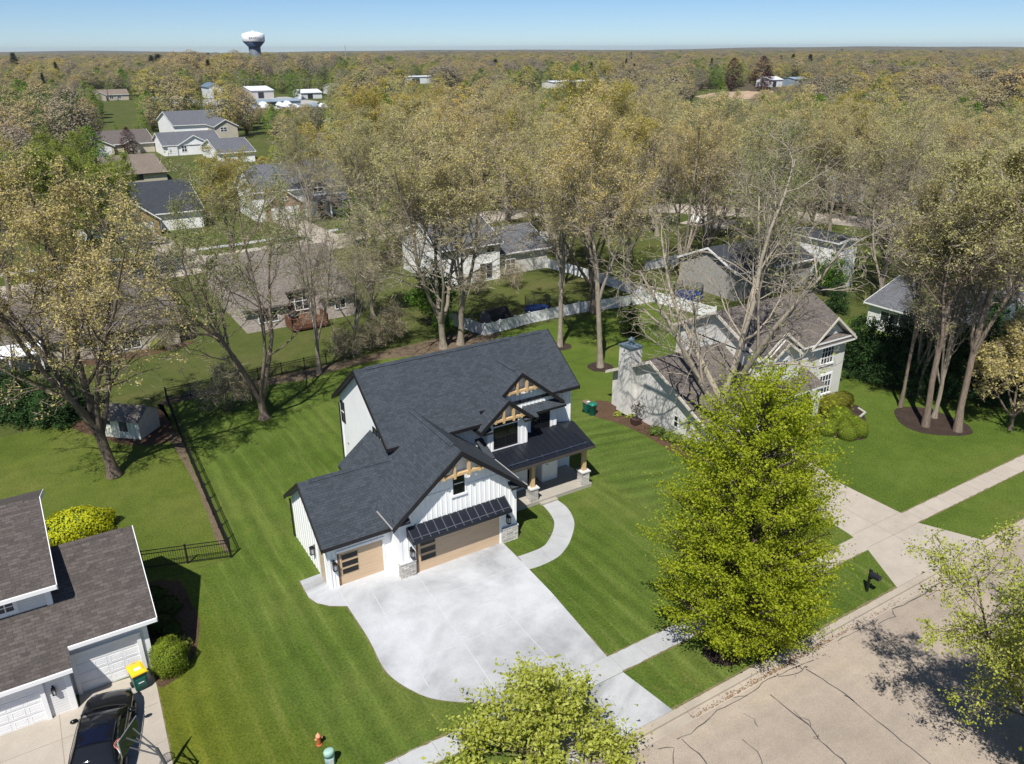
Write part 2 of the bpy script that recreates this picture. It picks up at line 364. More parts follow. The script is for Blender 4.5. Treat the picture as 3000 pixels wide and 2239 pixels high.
# ---------------------------------------------------------------- ground
def sheet(name,pts,z,mat,kind='structure',th=None,mats2=None):
    b=MB()
    P=[(p[0],p[1],z) for p in pts]
    if th: b.slab(P,th)
    else: b.poly(P)
    return struct(b.build(name,mat),kind)
def rect(x0,x1,y0,y1): return [(x0,y0),(x1,y0),(x1,y1),(x0,y1)]
def smooth_poly(ctrl,per=5,wob=0.,seed=0,closed=True):
    """Catmull-Rom through control points"""
    rnd=random.Random(seed); n=len(ctrl); out=[]
    for i in range(n if closed else n-1):
        g=lambda k: ctrl[k%n] if closed else ctrl[max(0,min(n-1,k))]
        p0,p1,p2,p3=g(i-1),g(i),g(i+1),g(i+2)
        for k in range(per):
            t=k/per; q=[.5*((2*p1[a])+(-p0[a]+p2[a])*t+(2*p0[a]-5*p1[a]+4*p2[a]-p3[a])*t*t+(-p0[a]+3*p1[a]-3*p2[a]+p3[a])*t**3) for a in (0,1)]
            out.append((q[0]+rnd.uniform(-wob,wob),q[1]+rnd.uniform(-wob,wob)))
    if not closed: out.append(tuple(ctrl[-1][:2]))
    return out
sheet('ground',rect(-4000,9500,-1500,10500),-.14,M['earth'])
sheet('yard_lawn',rect(-160,420,17.78,640),0,M['lawn'],th=.12)
sheet('main_lawn',[(.6,17.8),(34.2,17.8),(34.2,62.3),(5.9,62.3),(5.9,38.5),(.6,38.5)],.004,M['lawn_main'])
sheet('side_lawn',[(27.6,22.0),(34.2,22.0),(34.5,52),(28.6,52)],.008,M['lawn_side'])
sheet('left_lawn',[(-60,38.6),(5.85,38.6),(6.3,62.3),(-60,62.3)],.004,M['lawn_left'])
sheet('right_lawn',[(34.25,17.8),(140,17.8),(140,38),(60,48),(56,54),(34.25,52)],.004,M['lawn_fresh'])
sheet('back_lawn',[(34.3,52.1),(55.8,54.1),(57,62),(34.3,62.3)],.005,M['lawn_fresh'])
sheet('near_lawn',rect(-160,420,-120,8.4),0,M['lawn'],th=.12)
# street
def roadmat():
    t=NT('old_asphalt'); w=t.coord('World'); big=t.noise(w,.13,6,.65,.7); mid=t.noise(w,1.3,6,.65); fine=t.noise(w,30,3,.7)
    c=(.33,.278,.228)
    col=t.ramp(big,[(.3,c4(c,.86)),(.5,c4(c)),(.66,(.37,.31,.24,1))])
    st=t.noise(t.coord('World',(.12,1.2,1)),1.,5,.6); col=t.mix(.5,col,t.ramp(st,[(.3,(.83,.83,.85)),(.7,(1.13,1.12,1.1))]),'MULTIPLY')
    col=t.mix(.5,col,t.ramp(mid,[(.3,(.84,.84,.84)),(.7,(1.13,1.12,1.11))]),'MULTIPLY')
    col=t.mix(.8,col,t.ramp(fine,[(.3,(.7,.7,.72)),(.5,(1,1,1)),(.7,(1.3,1.28,1.24))]),'MULTIPLY')
    return t.bsdf(col,.9,0,.2,t.bump(fine,.4,.01))
M['road']=roadmat()
sheet('street',rect(-160,420,8.6,17.1),-.118,M['road'])
b=MB()
for x in np.arange(-60,120,3.05):
    b.box(x,x+3.035,17.42,17.76,-.135,.006); b.box(x,x+3.035,16.98,17.42,-.135,-.102)
struct(b.build('kerb',M['kerb'],bevel=.02))
b=MB()
for x in np.arange(-60,120,3.05): b.box(x,x+3.035,8.25,8.6,-.135,.006)
struct(b.build('kerb',M['kerb'],bevel=.02))
# tar-sealed cracks in the street
M['tar']=plain('tar_seal',(.085,.078,.074),.6,0,.3,.2,4.)
MM=crop(2500,1500,500/1118)
cracks=[([(750,1280),(870,1355),(960,1430),(1060,1510),(1150,1585),(1245,1660)],R3,.075),([(610,1380),(690,1450),(760,1500),(800,1560),(890,1635),(940,1680)],R3,.08),
([(240,1555),(300,1530),(400,1445),(520,1385),(600,1320),(680,1285),(780,1245)],R3,.06),([(170,1590),(235,1585),(230,1650)],R3,.06),([(260,1555),(330,1610),(370,1665)],R3,.07),
([(870,1170),(960,1125)],R3,.05),([(1085,1050),(1150,1020),(1210,985),(1245,955),(1285,942),(1330,965)],R3,.09),([(1085,1050),(1095,1075),(1030,1105)],R3,.07),
([(950,1100),(1000,1090),(1025,1120),(1000,1130),(955,1100)],R3,.06),([(980,1080),(1010,1110),(1030,1085)],R3,.05),([(970,1115),(1015,1095)],R3,.05),([(745,1275),(715,1300),(640,1310)],R3,.05),([(505,1455),(545,1475),(560,1505)],R3,.05),([(505,1555),(560,1605),(580,1660)],R3,.05),([(1040,1150),(1110,1190)],R3,.05),([(460,1390),(520,1385)],R3,.05),
([(700,1440),(745,1490),(770,1505),(760,1480),(720,1470)],R3,.05),([(780,1545),(800,1540),(795,1558),(778,1548)],R3,.05),([(0,1240),(-60,1200)],MM,.07),([(760,1180),(830,1190)],R3,.04)]
b=MB(); rnd=random.Random(3)
for pts,cr,wd in cracks:
    P=[gp(*cr(*p),-.114) for p in pts]; Q=[]
    for i in range(len(P)-1):
        n=max(2,int(math.dist(P[i],P[i+1])/.35))
        for k in range(n):
            t=k/n; Q.append((P[i][0]*(1-t)+P[i+1][0]*t+rnd.uniform(-.045,.045),P[i][1]*(1-t)+P[i+1][1]*t+rnd.uniform(-.045,.045)))
    Q.append(P[-1][:2]); L_=[];R_=[]
    for i,q in enumerate(Q):
        a=Q[max(0,i-1)]; c=Q[min(len(Q)-1,i+1)]; dx,dy=c[0]-a[0],c[1]-a[1]; l=math.hypot(dx,dy)+1e-6; w=wd*rnd.uniform(.2,.48)
        L_.append((q[0]-dy/l*w,q[1]+dx/l*w,-.1135)); R_.append((q[0]+dy/l*w,q[1]-dx/l*w,-.1135))
    for i in range(len(Q)-1): b.poly([L_[i],R_[i],R_[i+1],L_[i+1]])
struct(b.build('street_crack_seal',M['tar']))
# leaf debris in the gutter
rnd=random.Random(8); b=MB()
for i in range(900):
    x=rnd.gauss(24.5,3.2) if i<650 else rnd.uniform(17,40); y=17.03+abs(rnd.gauss(0,.13)); s=rnd.uniform(.02,.055); a=rnd.random()*6.28
    if x<19.2: continue
    b.poly([(x+s*math.cos(a+k*1.57),y+s*math.sin(a+k*1.57)*.6,-.098+rnd.random()*.02) for k in range(4)])
struct(b.build('gutter_debris',plain('dry_leaf',(.20,.11,.06),.9)),'stuff')
# ---------------------------------------------------------------- drives and walks
def slabwalk(name,pts,z,mat,joints=(),jw=.02,jm=None,th=.10):
    b=MB(); b.slab([(p[0],p[1],z) for p in pts],th,0)
    for (x0,y0),(x1,y1) in joints:
        dx,dy=x1-x0,y1-y0; l=math.hypot(dx,dy); nx,ny=-dy/l*jw,dx/l*jw
        b.poly([(x0-nx,y0-ny,z+.003),(x1-nx,y1-ny,z+.003),(x1+nx,y1+ny,z+.003),(x0+nx,y0+ny,z+.003)],1)
    return struct(b.build(name,[mat,jm or M['joint']]))
M['joint']=plain('joint',(.30,.30,.30),.9); M['joint_pale']=plain('pale_joint',(.50,.51,.52),.9); M['joint_tan']=plain('tan_joint',(.27,.225,.18),.9)
g2=lambda cr,*p: gp(*cr(*p))[:2]
left=[(12.0,33.1),(9.45,33.1),(9.45,34.6)]+[g2(GG,105,1480),g2(KD,285,95),g2(KD,330,125),g2(KD,400,140),g2(KD,492,141)]
curve=[g2(KD,495,142),g2(KD,610,320),g2(KD,680,460),g2(KD,745,535),g2(KD,850,600),g2(KD,950,640),g2(KD,1080,658),g2(KD,1240,665),g2(KD,1350,681)]
curve=smooth_poly(curve,4,0,0,False)
right=[(18.4,21.72),g2(PP,1060,1540),(18.98,31.93)]
drive=left+curve+[(13.2,21.7),(18.38,21.7),(18.85,26.8),(19.0,30.4),(19.02,31.9),(18.9,32.3),(13.0,32.3),(13.0,33.1)]
J=[]
for a,c in (((630,70),(935,580)),((892,3),(1350,670)),((1272,85),(1800,650))): J.append((g2(KD,*a),g2(KD,*c)))
J+=[((10.6,29.6),(18.7,29.6)),((11.0,26.0),(18.6,26.0)),(g2(KD,452,60),g2(KD,495,140))]
slabwalk('driveway',drive,.016,M['concrete_new'],J,.014,M['joint_pale'])
M['worn_edge']=mulch('worn_edge',(.17,.15,.07),(.30,.25,.14))
def edging(ctrl,w,seed):
    rnd=random.Random(seed); L_=[];R_=[]; C=[]
    for a,c in zip(ctrl[:-1],ctrl[1:]):
        n=max(1,int(math.dist(a,c)/.25)); C+= [(a[0]+(c[0]-a[0])*k/n,a[1]+(c[1]-a[1])*k/n) for k in range(n)]
    C.append(ctrl[-1]); b=MB()
    for i,q in enumerate(C):
        a=C[max(0,i-1)]; c=C[min(len(C)-1,i+1)]; dx,dy=c[0]-a[0],c[1]-a[1]; l=math.hypot(dx,dy)+1e-6; ww=w*rnd.uniform(.3,1.5); L_.append((q[0]-dy/l*ww,q[1]+dx/l*ww,.0125)); R_.append((q[0]+dy/l*ww,q[1]-dx/l*ww,.0125))
    for i in range(len(C)-1): b.poly([L_[i],R_[i],R_[i+1],L_[i+1]])
    struct(b.build('worn_lawn_edge',M['worn_edge']))
edging(curve,.07,1); edging(right,.06,2); edging(left[3:],.06,3); edging([(-8,20.57),(13,20.57)],.05,4); edging([(-8,21.66),(12.8,21.66)],.05,5); edging([(18.4,20.57),(35,20.6)],.05,6); edging([(18.4,21.7),(34.6,21.74)],.05,7); edging([(18.75,17.8),(34.0,17.8)],.06,8); edging([(.72,30.6),(.55,26.5),(.4,21.66)],.06,9)
edging([(40.47,26.49),(40.55,21.9)],.05,10); edging([(40.6,21.93),(80,22.08)],.05,11); edging([(40.42,20.76),(80,20.7)],.05,12); edging([(41.88,17.8),(80,17.8)],.06,13)
slabwalk('driveway_apron',[(13.1,20.55),(18.38,20.55),(18.75,17.76),(13.5,17.76)],.014,M['concrete_new'],[((15.4,20.5),(15.2,17.8))],.014,M['joint_pale'])
J=[((x,20.6),(x,21.7)) for x in np.arange(-58,35,1.5)]+[((x,20.7),(x,21.85)) for x in np.arange(35,110,1.5)]
slabwalk('sidewalk',[(-60,20.57),(28.8,20.58),(28.8,21.7),(-60,21.66)],.011,M['concrete_walk'],[j for j in J if j[0][0]<12.6 or 18.3<j[0][0]<28.5],.014)
slabwalk('sidewalk',[(28.82,20.58),(36.2,20.62),(36.6,21.8),(28.82,21.7)],.011,M['concrete_tan'],[j for j in J if 29<j[0][0]<35],.014,M['joint_tan'])
slabwalk('sidewalk',[(40.2,20.74),(110,20.7),(110,22.2),(40.2,21.93)],.011,M['concrete_tan'],[j for j in J if j[0][0]>40.3],.014,M['joint_tan'])
walk=[g2(PP,*p) for p in ((1060,1540),(1350,1430),(1450,1320),(1500,1200),(1500,1110),(1450,1020),(1380,940))]
walk2=[g2(PP,*p) for p in ((1552,875),(1650,950),(1720,1060),(1742,1170),(1700,1330),(1640,1440),(1540,1545),(1350,1640),(1190,1690))]
slabwalk('front_walk',smooth_poly(walk,4,0,0,False)+[(23.1,34.05),(24.25,34.05)]+smooth_poly(walk2,4,0,0,False),.012,M['concrete_walk'],[((20.4,29.05),(20.5,30.35)),((22.4,30.3),(21.7,31.3)),((23.95,32.2),(22.65,32.5))],.012)
d2=[(36.6,33.95),(42.3,33.95),(41.3,28.6),(40.47,26.49),(40.55,21.9),(40.42,20.8),(41.88,17.76),(34.0,17.76),(35.75,20.8),(36.1,22.2),(36.5,27)]
slabwalk('neighbour_driveway',d2,.017,M['concrete_tan'],[((36.1,22),(40.5,22)),((35.8,20.75),(40.4,20.75)),((38.3,33.9),(38.1,17.8)),((36.4,26.5),(40.6,26.5)),((36.9,30.2),(41.6,30.2))],.016,M['joint_tan'])
d3=[(-14,31.15),(-2.2,31.15),(-2.2,32.0),(.72,31.75),(.72,30.6),(.55,26.5),(.4,21.66),(-14,21.66)]
slabwalk('left_driveway',d3,.015,M['concrete_tan'],[((-3.0,31.1),(-3.05,21.7)),((-14,29.6),(.6,29.6)),((-3,26.9),(.55,27.35)),((-14,26.4),(-3,26.6)),((-3,24.2),(.5,24.2))],.014,M['joint_tan'])
sheet('left_apron',rect(-14,.9,17.77,20.56),.013,M['concrete_tan'])
# planting beds, mulch rings, woodland strip along the rear lot line
def bed(name,ctrl,z,mat,seed=1,per=4): return sheet(name,smooth_poly(ctrl,per,.05,seed),z,mat)
bed('mulch_bed',[(1.0,38.2),(2.9,38.0),(3.1,36.5),(3.25,34.5),(2.9,32.8),(2.2,31.3),(1.2,30.5),(.75,30.6),(.8,32)],.012,M['mulch_brown'],2)
bed('mulch_bed',[(33.3,43.2),(36,43.9),(36,34),(35.6,32.6),(34.9,33.2),(34.4,34.6),(34.5,37.4),(34.2,40)],.013,M['mulch_brown'],3)
bed('mulch_bed',[g2(R1,*p) for p in ((480,1300),(560,1400),(650,1440),(800,1440),(790,1310),(740,1260),(600,1270))],.013,M['mulch_dark'],4)
bed('mulch_bed',[g2(R1,*p) for p in ((955,1290),(1000,1370),(1100,1410),(1230,1425),(1370,1420),(1350,1370),(1200,1300),(1060,1270))],.014,M['mulch_dark'],5)
for x,y,r in ((39.9,50.,1.15),(39.9,56.1,1.1)):
    bed('mulch_ring',[(x+r*math.cos(a),y+r*math.sin(a)) for a in np.arange(0,6.28,.785)],.014,M['mulch_dark'],int(x*7))
bed('leaf_litter_strip',[(6.5,61.9),(10,62.0),(14,61.6),(17.5,61.0),(20,61.6),(24,62.0),(28,61.0),(32,60.6),(36,61.3),(37,62.2),(34,64.2),(29,64),(22,63.4),(14,63.0),(6.8,63.0)],.009,M['litter'],7)
bed('shed_bed',[(1.5,58.2),(3.6,55.6),(5.9,55.3),(6.1,59.5),(5.2,62),(0,62)],.009,M['mulch_brown'],9)
bed('fence_bed',[(5.65,55.5),(5.8,47),(5.5,41),(5.8,39.2),(5.98,44),(6.12,50),(6.25,56)],.010,M['litter'],10)
bed('mulch_bed',[(2.2,74.5),(6,74.2),(10,74.8),(11,76.2),(2.4,77.2)],.01,M['mulch_brown'],12)
bed('tree_base_bed',[(23.1+1.0*math.cos(a),19.1+.85*math.sin(a)) for a in np.arange(0,6.28,.785)],.013,M['mulch_dark'],13)
# back streets and drives
def strip(name,ctrl,w,z,mat):
    C=smooth_poly(ctrl,6,0,0,False); L_=[];R_=[]
    for i,q in enumerate(C):
        a=C[max(0,i-1)]; c=C[min(len(C)-1,i+1)]; dx,dy=c[0]-a[0],c[1]-a[1]; l=math.hypot(dx,dy)+1e-6
        L_.append((q[0]-dy/l*w/2,q[1]+dx/l*w/2)); R_.append((q[0]+dy/l*w/2,q[1]-dx/l*w/2))
    return sheet(name,L_+R_[::-1],z,mat)
strip('back_street',[(-120,104),(-40,104),(0,104),(30,108),(55,112),(82,112),(101,96),(115,73),(125,50),(150,30)],8.5,.012,M['concrete_tan'])
strip('back_sidewalk',[(-20,114.2),(20,115),(45,117.5),(62,118.5)],1.4,.014,M['concrete_walk'])
# ---------------------------------------------------------------- house helpers
FX=((1,0,0),(0,-1,0)); LX=((0,1,0),(-1,0,0)); RX=((0,1,0),(1,0,0)); BX=((1,0,0),(0,1,0))
def window(par,o,fr,a0,a1,z0,z1,frame,glass,fw=.06,muntin=(1,0),proud=.05,sill=None,name='window',trimw=0,trimmat=None,rail=None):
    """frame (with bars) as a part, pane as its sub-part. o = point on facade, fr=(u,n)"""
    u,n=fr; b=MB()
    if trimw:
        for q in ((a0-trimw,a1+trimw,z1,z1+trimw),(a0-trimw,a1+trimw,z0-trimw,z0),(a0-trimw,a0,z0,z1),(a1,a1+trimw,z0,z1)): b.obox(o,u,n,*q,-.02,proud-.012,1)
    for q in ((a0,a1,z1-fw,z1),(a0,a1,z0,z0+fw),(a0,a0+fw,z0+fw,z1-fw),(a1-fw,a1,z0+fw,z1-fw)): b.obox(o,u,n,*q,-.03,proud)
    mx,mz=muntin
    for i in range(1,mx):
        c=a0+(a1-a0)*i/mx; b.obox(o,u,n,c-fw*.45,c+fw*.45,z0+fw,z1-fw,-.03,proud-.006)
    for i in range(1,mz):
        c=z0+(z1-z0)*i/mz; b.obox(o,u,n,a0+fw,a1-fw,c-fw*.4,c+fw*.4,-.03,proud-.010,2 if rail else 0)
    ob=b.build(name,[frame,trimmat or frame,rail or frame],par)
    p=MB(); p.obox(o,u,n,a0+fw*.5,a1-fw*.5,z0+fw*.5,z1-fw*.5,-.03,.012); p.build('pane',glass,ob)
    if sill: s=MB(); s.obox(o,u,n,a0-.12,a1+.12,z0-.13,z0-.002,0,.09); s.build('sill',sill,ob)
    return ob
def lantern(par,o,fr,a,z,s=1.):
    u,n=fr; b=MB()
    b.obox(o,u,n,a-.05*s,a+.05*s,z+.02*s,z+.26*s,.0,.03); b.obox(o,u,n,a-.015,a+.015,z+.19*s,z+.22*s,.03,.16*s)
    for da in (-.085,.085):
        for d in (.075,.245): b.obox(o,u,n,a+da*s-.012,a+da*s+.012,z-.26*s,z+.1*s,d*s,d*s+.024)
    b.obox(o,u,n,a-.10*s,a+.10*s,z-.29*s,z-.26*s,.06*s,.28*s); b.obox(o,u,n,a-.11*s,a+.11*s,z+.1*s,z+.14*s,.05*s,.29*s); b.obox(o,u,n,a-.06*s,a+.06*s,z+.14*s,z+.2*s,.1*s,.24*s)
    l=b.build('wall_lantern',M['black'],par)
    g=MB(); g.obox(o,u,n,a-.07*s,a+.07*s,z-.25*s,z+.09*s,.09*s,.24*s); g.build('glass_globe',M['lamp_glass'],l); return l
M['lamp_glass']=plain('lamp_glass',(.35,.36,.37),.15,0,.5,.02,1.)
def panel_door(par,o,fr,a0,a1,z1,rows,cols,mat,name='garage_door',depth=-.1):
    u,n=fr; b=MB(); b.obox(o,u,n,a0,a1,0,z1,depth-.06,depth)
    rh=z1/rows; cw=(a1-a0)/cols
    for r in range(rows):
        for c in range(cols):
            x0=a0+c*cw+.07; x1=a0+(c+1)*cw-.07; y0=r*rh+.09; y1=(r+1)*rh-.09
            for q in ((x0,x1,y0,y0+.025),(x0,x1,y1-.025,y1),(x0,x0+.025,y0+.025,y1-.025),(x1-.025,x1,y0+.025,y1-.025)): b.obox(o,u,n,*q,depth,depth+.010)
            b.obox(o,u,n,x0+.07,x1-.07,y0+.07,y1-.07,depth,depth+.005)
    for r in range(1,rows): b.obox(o,u,n,a0,a1,r*rh-.008,r*rh+.008,depth-.005,depth+.004,1)
    return b.build(name,[mat,M['joint']],par)
def battens(b,o,fr,a0,a1,zlo,zhi,step=.305,m=0,skip=()):
    """vertical battens; zlo,zhi are functions of the position along the wall"""
    u,n=fr; k=int((a1-a0)/step)
    for i in range(k+1):
        a=a0+.04+i*(a1-a0-.08)/k; lo=zlo(a); hi=zhi(a)
        segs=[(lo,hi)]
        for (s0,s1,q0,q1) in skip:
            if s0-.13<a<s1+.13: segs=[t for l,h in segs for t in ((l,min(h,q0)),(max(l,q1),h)) if t[1]-t[0]>.1]
        for l,h in segs:
            if h-l>.12: b.obox(o,u,n,a-.024,a+.024,l,h,-.01,.026,m)
def ridge(b,p0,p1,w=.17,h=.05,m=0):
    (x0,y0,z0),(x1,y1,z1)=p0,p1; dx,dy=x1-x0,y1-y0; l=math.hypot(dx,dy); nx,ny=-dy/l*w,dx/l*w
    for s in (1,-1): b.hexa([(x0,y0,z0),(x1,y1,z1),(x1+nx*s,y1+ny*s,z1-w*.7),(x0+nx*s,y0+ny*s,z0-w*.7),(x0,y0,z0+h),(x1,y1,z1+h),(x1+nx*s,y1+ny*s,z1-w*.7+h),(x0+nx*s,y0+ny*s,z0-w*.7+h)],m)
# ================================================================ the new white farmhouse
H=thing('modern_farmhouse','new white board-and-batten house with charcoal roofs, black windows, cedar gable trusses and oak garage doors','house',(16.4,36.,0))
SB,BK,WH=M['shingle_black'],M['black'],M['white']
zm=lambda Y: 5.46+.735*(Y-35.9) if Y<=40.2 else 5.46+.735*4.3-.735*(Y-40.2)      # main roof top
zg=lambda X: 6.71-.815*abs(X-16.41)                                           # garage gable roof top
z3=lambda Y: 4.98-.735*abs(Y-35.8)                                            # low garage roof top
TH=.17
# walls ----------
b=MB()
prof=[(36.5,0),(44.1,0),(44.1,zm(44.1)-TH),(40.2,zm(40.2)-TH),(36.5,zm(36.5)-TH)]
b.prism(prof,'X',14.55,20.3,0)
prof=[(37.0,0),(44.1,0),(44.1,zm(44.1)-TH),(40.2,zm(40.2)-TH),(37.0,zm(37.)-TH)]
b.prism(prof,'X',20.3,27.25,1)
b.prism([(12.9,0),(19.93,0),(19.93,zg(19.93)-TH),(16.41,zg(16.41)-TH),(12.9,zg(12.9)-TH)],'Y',31.94,36.5,1)
b.box(12.9,14.55,36.5,38.9,0,3.7,1)
b.prism([(33.07,0),(38.6,0),(38.6,z3(38.6)-TH),(35.8,z3(35.8)-TH),(33.07,z3(33.07)-TH)],'X',9.45,12.9,1)
b.box(20.43,23.2,35.82,36.6,0,5.35,1); b.box(20.43,25.88,36.6,37.02,0,5.4,1)     # projecting front bays
b.prism([(20.43,5.35),(23.2,5.35),(21.67,6.5)],'Y',35.82,36.62,1)
b.prism([(21.4,5.4),(25.88,5.4),(23.1,7.6)],'Y',36.6,37.6,1)
o=(0,31.94,0)
battens(b,o,FX,12.95,13.78,lambda a:.9,lambda a:zg(a)-TH,.28,1); battens(b,o,FX,18.95,19.88,lambda a:.9,lambda a:zg(a)-TH,.28,1)
battens(b,o,FX,13.9,18.9,lambda a:2.2,lambda a:min(zg(a)-TH-.02,5.35),.29,1,[(16.07,16.75,3.9,5.35)])
battens(b,(0,33.07,0),FX,9.5,12.85,lambda a:2.05,lambda a:2.8,.28,1); battens(b,(0,33.07,0),FX,9.5,9.95,lambda a:0,lambda a:2.05,.22,1)
battens(b,(0,35.82,0),FX,20.5,23.15,lambda a:3.4,lambda a:5.3,.28,1,[(20.8,22.47,3.5,5.5)])
battens(b,(0,36.6,0),FX,23.25,25.82,lambda a:3.5,lambda a:7.55-.815*abs(a-23.1),.28,1,[(23.92,25.34,3.5,4.92)])
battens(b,(0,36.6,0),FX,21.9,23.2,lambda a:6.0,lambda a:7.55-.815*abs(a-23.1),.28,1)
battens(b,(0,36.5,0),FX,17.2,20.4,lambda a:3.2,lambda a:5.5,.28,1); battens(b,(0,37.0,0),FX,25.95,27.2,lambda a:.25,lambda a:5.9,.28,1)
battens(b,(20.43,0,0),LX,35.85,36.48,lambda a:3.2,lambda a:5.2,.28,1); battens(b,(9.45,0,0),LX,33.1,38.58,lambda a:0,lambda a:z3(a)-TH-.03,.40,1)
# horizontal band boards
b.obox(o,*FX,14.0,15.9,4.38,4.45,-.01,.034,1); b.obox(o,*FX,16.92,18.85,4.38,4.45,-.01,.034,1)
for a in (12.88,19.79): b.obox(o,*FX,a,a+.16,.9,3.3,-.01,.04,1)
b.obox((0,33.07,0),*FX,9.43,9.58,0,2.7,-.01,.04,1); b.obox((14.55,0,0),*LX,43.97,44.12,0,5.3,-.01,.035,1)
b.build('wall',[M['white_lap'],WH],H)
# roofs ----------
b=MB()
b.slab([(14.2,35.9,zm(35.9)),(20.3,35.9,zm(35.9)),(20.3,36.55,zm(36.55)),(27.55,36.55,zm(36.55)),(27.55,40.2,zm(40.2)),(14.2,40.2,zm(40.2))],TH,0,1)
b.slab([(14.2,44.5,zm(44.5)),(14.2,40.2,zm(40.2)),(27.55,40.2,zm(40.2)),(27.55,44.5,zm(44.5))],TH,0,1)
ridge(b,(14.9,40.2,zm(40.2)+.005),(24.6,40.2,zm(40.2)+.005)); ridge(b,(25.3,40.2,zm(40.2)+.005),(27.0,40.2,zm(40.2)+.005))
b.slab([(12.43,31.48,zg(12.43)),(16.41,31.48,zg(16.41)),(16.41,37.9,zg(16.41)),(14.54,37.4,zg(14.54)),(14.54,39.2,zg(14.54)),(12.43,39.2,zg(12.43))],TH,0,1)
b.slab([(20.39,31.48,zg(20.39)),(20.39,36.4,zg(20.39)),(16.41,37.9,zg(16.41)),(16.41,31.48,zg(16.41))],TH,0,1)
ridge(b,(16.41,32.3,6.715),(16.41,37.4,6.715))
b.slab([(9.13,32.7,z3(32.7)),(12.98,32.7,z3(32.7)),(12.98,33.5,z3(33.5)),(14.5,35.8,z3(35.8)),(9.13,35.8,z3(35.8))],TH,0,1)
b.slab([(9.13,38.9,z3(38.9)),(9.13,35.8,z3(35.8)),(14.5,35.8,z3(35.8)),(12.98,38.1,z3(38.1)),(12.98,38.9,z3(38.9))],TH,0,1)
ridge(b,(9.7,35.8,4.985),(14.2,35.8,4.985))
XA,ZA,XB,ZB=21.67,6.70,23.10,7.87; sl=.815; zl=lambda X: ZB-sl*(XB-X); zar=lambda X: ZA-sl*(X-XA)
b.slab([(19.78,35.45,zl(19.78)),(XA,35.45,zl(XA)),(XA,36.25,zl(XA)),(XB,36.25,ZB),(XB,39.25,ZB),(19.78,36.4,zl(19.78))],TH,0,1)
b.slab([(23.56,35.45,zar(23.56)),(23.56,36.65,zar(23.56)),(XA,36.65,zar(XA)),(XA,35.45,zar(XA))],TH,0,1)
b.slab([(26.17,36.25,ZB-sl*3.07),(26.17,36.9,ZB-sl*3.07),(XB,39.25,ZB),(XB,36.25,ZB)],TH,0,1)
ridge(b,(XB,36.9,ZB+.005),(XB,39.0,ZB+.005))
# little return roofs and the skirt roof under the right gable
for x0,x1,y0,y1,z in ((12.6,13.42,31.5,31.95,3.55),(19.42,20.25,31.5,31.95,3.55),(19.95,20.6,35.47,35.83,4.98),(22.75,23.75,35.40,35.83,5.2)):
    b.slab([(x0,y0,z),(x1,y0,z),(x1,y1,z+.22),(x0,y1,z+.22)],.13,0,1)
b.slab([(23.3,36.15,5.13),(26.3,36.15,5.13),(26.3,36.62,5.52),(23.3,36.62,5.52)],.16,0,1)
b.slab([(19.95,35.0,3.55),(20.44,35.0,3.55),(20.44,36.5,4.25),(19.95,36.5,4.25)],.12,0,1)
roof=b.build('roof',[SB,BK],H)
# rake and eave boards, gutters
b=MB()
def rake(b,p0,p1,d,t=.05,h=.26,m=0):
    (x0,y0,z0),(x1,y1,z1)=p0,p1
    b.hexa([(x0,y0,z0-h),(x1,y1,z1-h),(x1+d[0]*t,y1+d[1]*t,z1-h),(x0+d[0]*t,y0+d[1]*t,z0-h),(x0,y0,z0+.015),(x1,y1,z1+.015),(x1+d[0]*t,y1+d[1]*t,z1+.015),(x0+d[0]*t,y0+d[1]*t,z0+.015)],m)
L=(-1,0); Fr=(0,-1)
for (ya,yb) in ((35.9,40.2),(44.5,40.2)):
    rake(b,(14.2,ya,zm(ya)),(14.2,yb,zm(yb)),L); 
rake(b,(27.55,36.55,zm(36.55)),(27.55,40.2,zm(40.2)),(1,0)); rake(b,(27.55,44.5,zm(44.5)),(27.55,40.2,zm(40.2)),(1,0))
rake(b,(12.43,31.48,zg(12.43)),(16.41,31.48,zg(16.41)),Fr); rake(b,(20.39,31.48,zg(20.39)),(16.41,31.48,zg(16.41)),Fr)
rake(b,(15.33,31.43,zg(15.33)),(16.41,31.43,zg(16.41)),Fr,.05,.3); rake(b,(17.49,31.43,zg(17.49)),(16.41,31.43,zg(16.41)),Fr,.05,.3)
rake(b,(9.13,32.7,z3(32.7)),(9.13,35.8,z3(35.8)),L); rake(b,(9.13,38.9,z3(38.9)),(9.13,35.8,z3(35.8)),L)
rake(b,(19.78,35.45,zl(19.78)),(XA,35.45,zl(XA)),Fr); rake(b,(23.56,35.45,zar(23.56)),(XA,35.45,ZA),Fr)
rake(b,(21.7,36.25,zl(21.7)),(XB,36.25,ZB),Fr); rake(b,(26.17,36.25,ZB-sl*3.07),(XB,36.25,ZB),Fr)
rake(b,(14.2,35.9,zm(35.9)),(19.9,35.9,zm(35.9)),Fr,.09,.17); rake(b,(26.1,36.55,zm(36.55)),(27.55,36.55,zm(36.55)),Fr,.09,.17)
rake(b,(9.13,32.7,z3(32.7)),(12.95,32.7,z3(32.7)),Fr,.09,.15); rake(b,(19.78,35.4,zl(19.78)),(19.78,36.3,zl(19.78)),L,.08,.2)
b.build('fascia',BK,H)
M['gutter']=plain('gutter_edge',(.34,.33,.32),.45)
b=MB(); rake(b,(12.43,31.5,zg(12.43)-.01),(12.43,33.45,zg(12.43)-.01),L,.05,.07); b.build('gutter',M['gutter'],H)
b=MB(); rake(b,(20.39,31.5,zg(20.39)-.01),(20.39,35.6,zg(20.39)-.01),(1,0),.06,.08); b.build('gutter',M['gutter'],H)
for q in ((9.36,38.7,2.5),(14.5,44.2,5.0)): b=MB(); b.tube([q,(q[0],q[1],.1)],.048); b.build('downspout',BK,H)
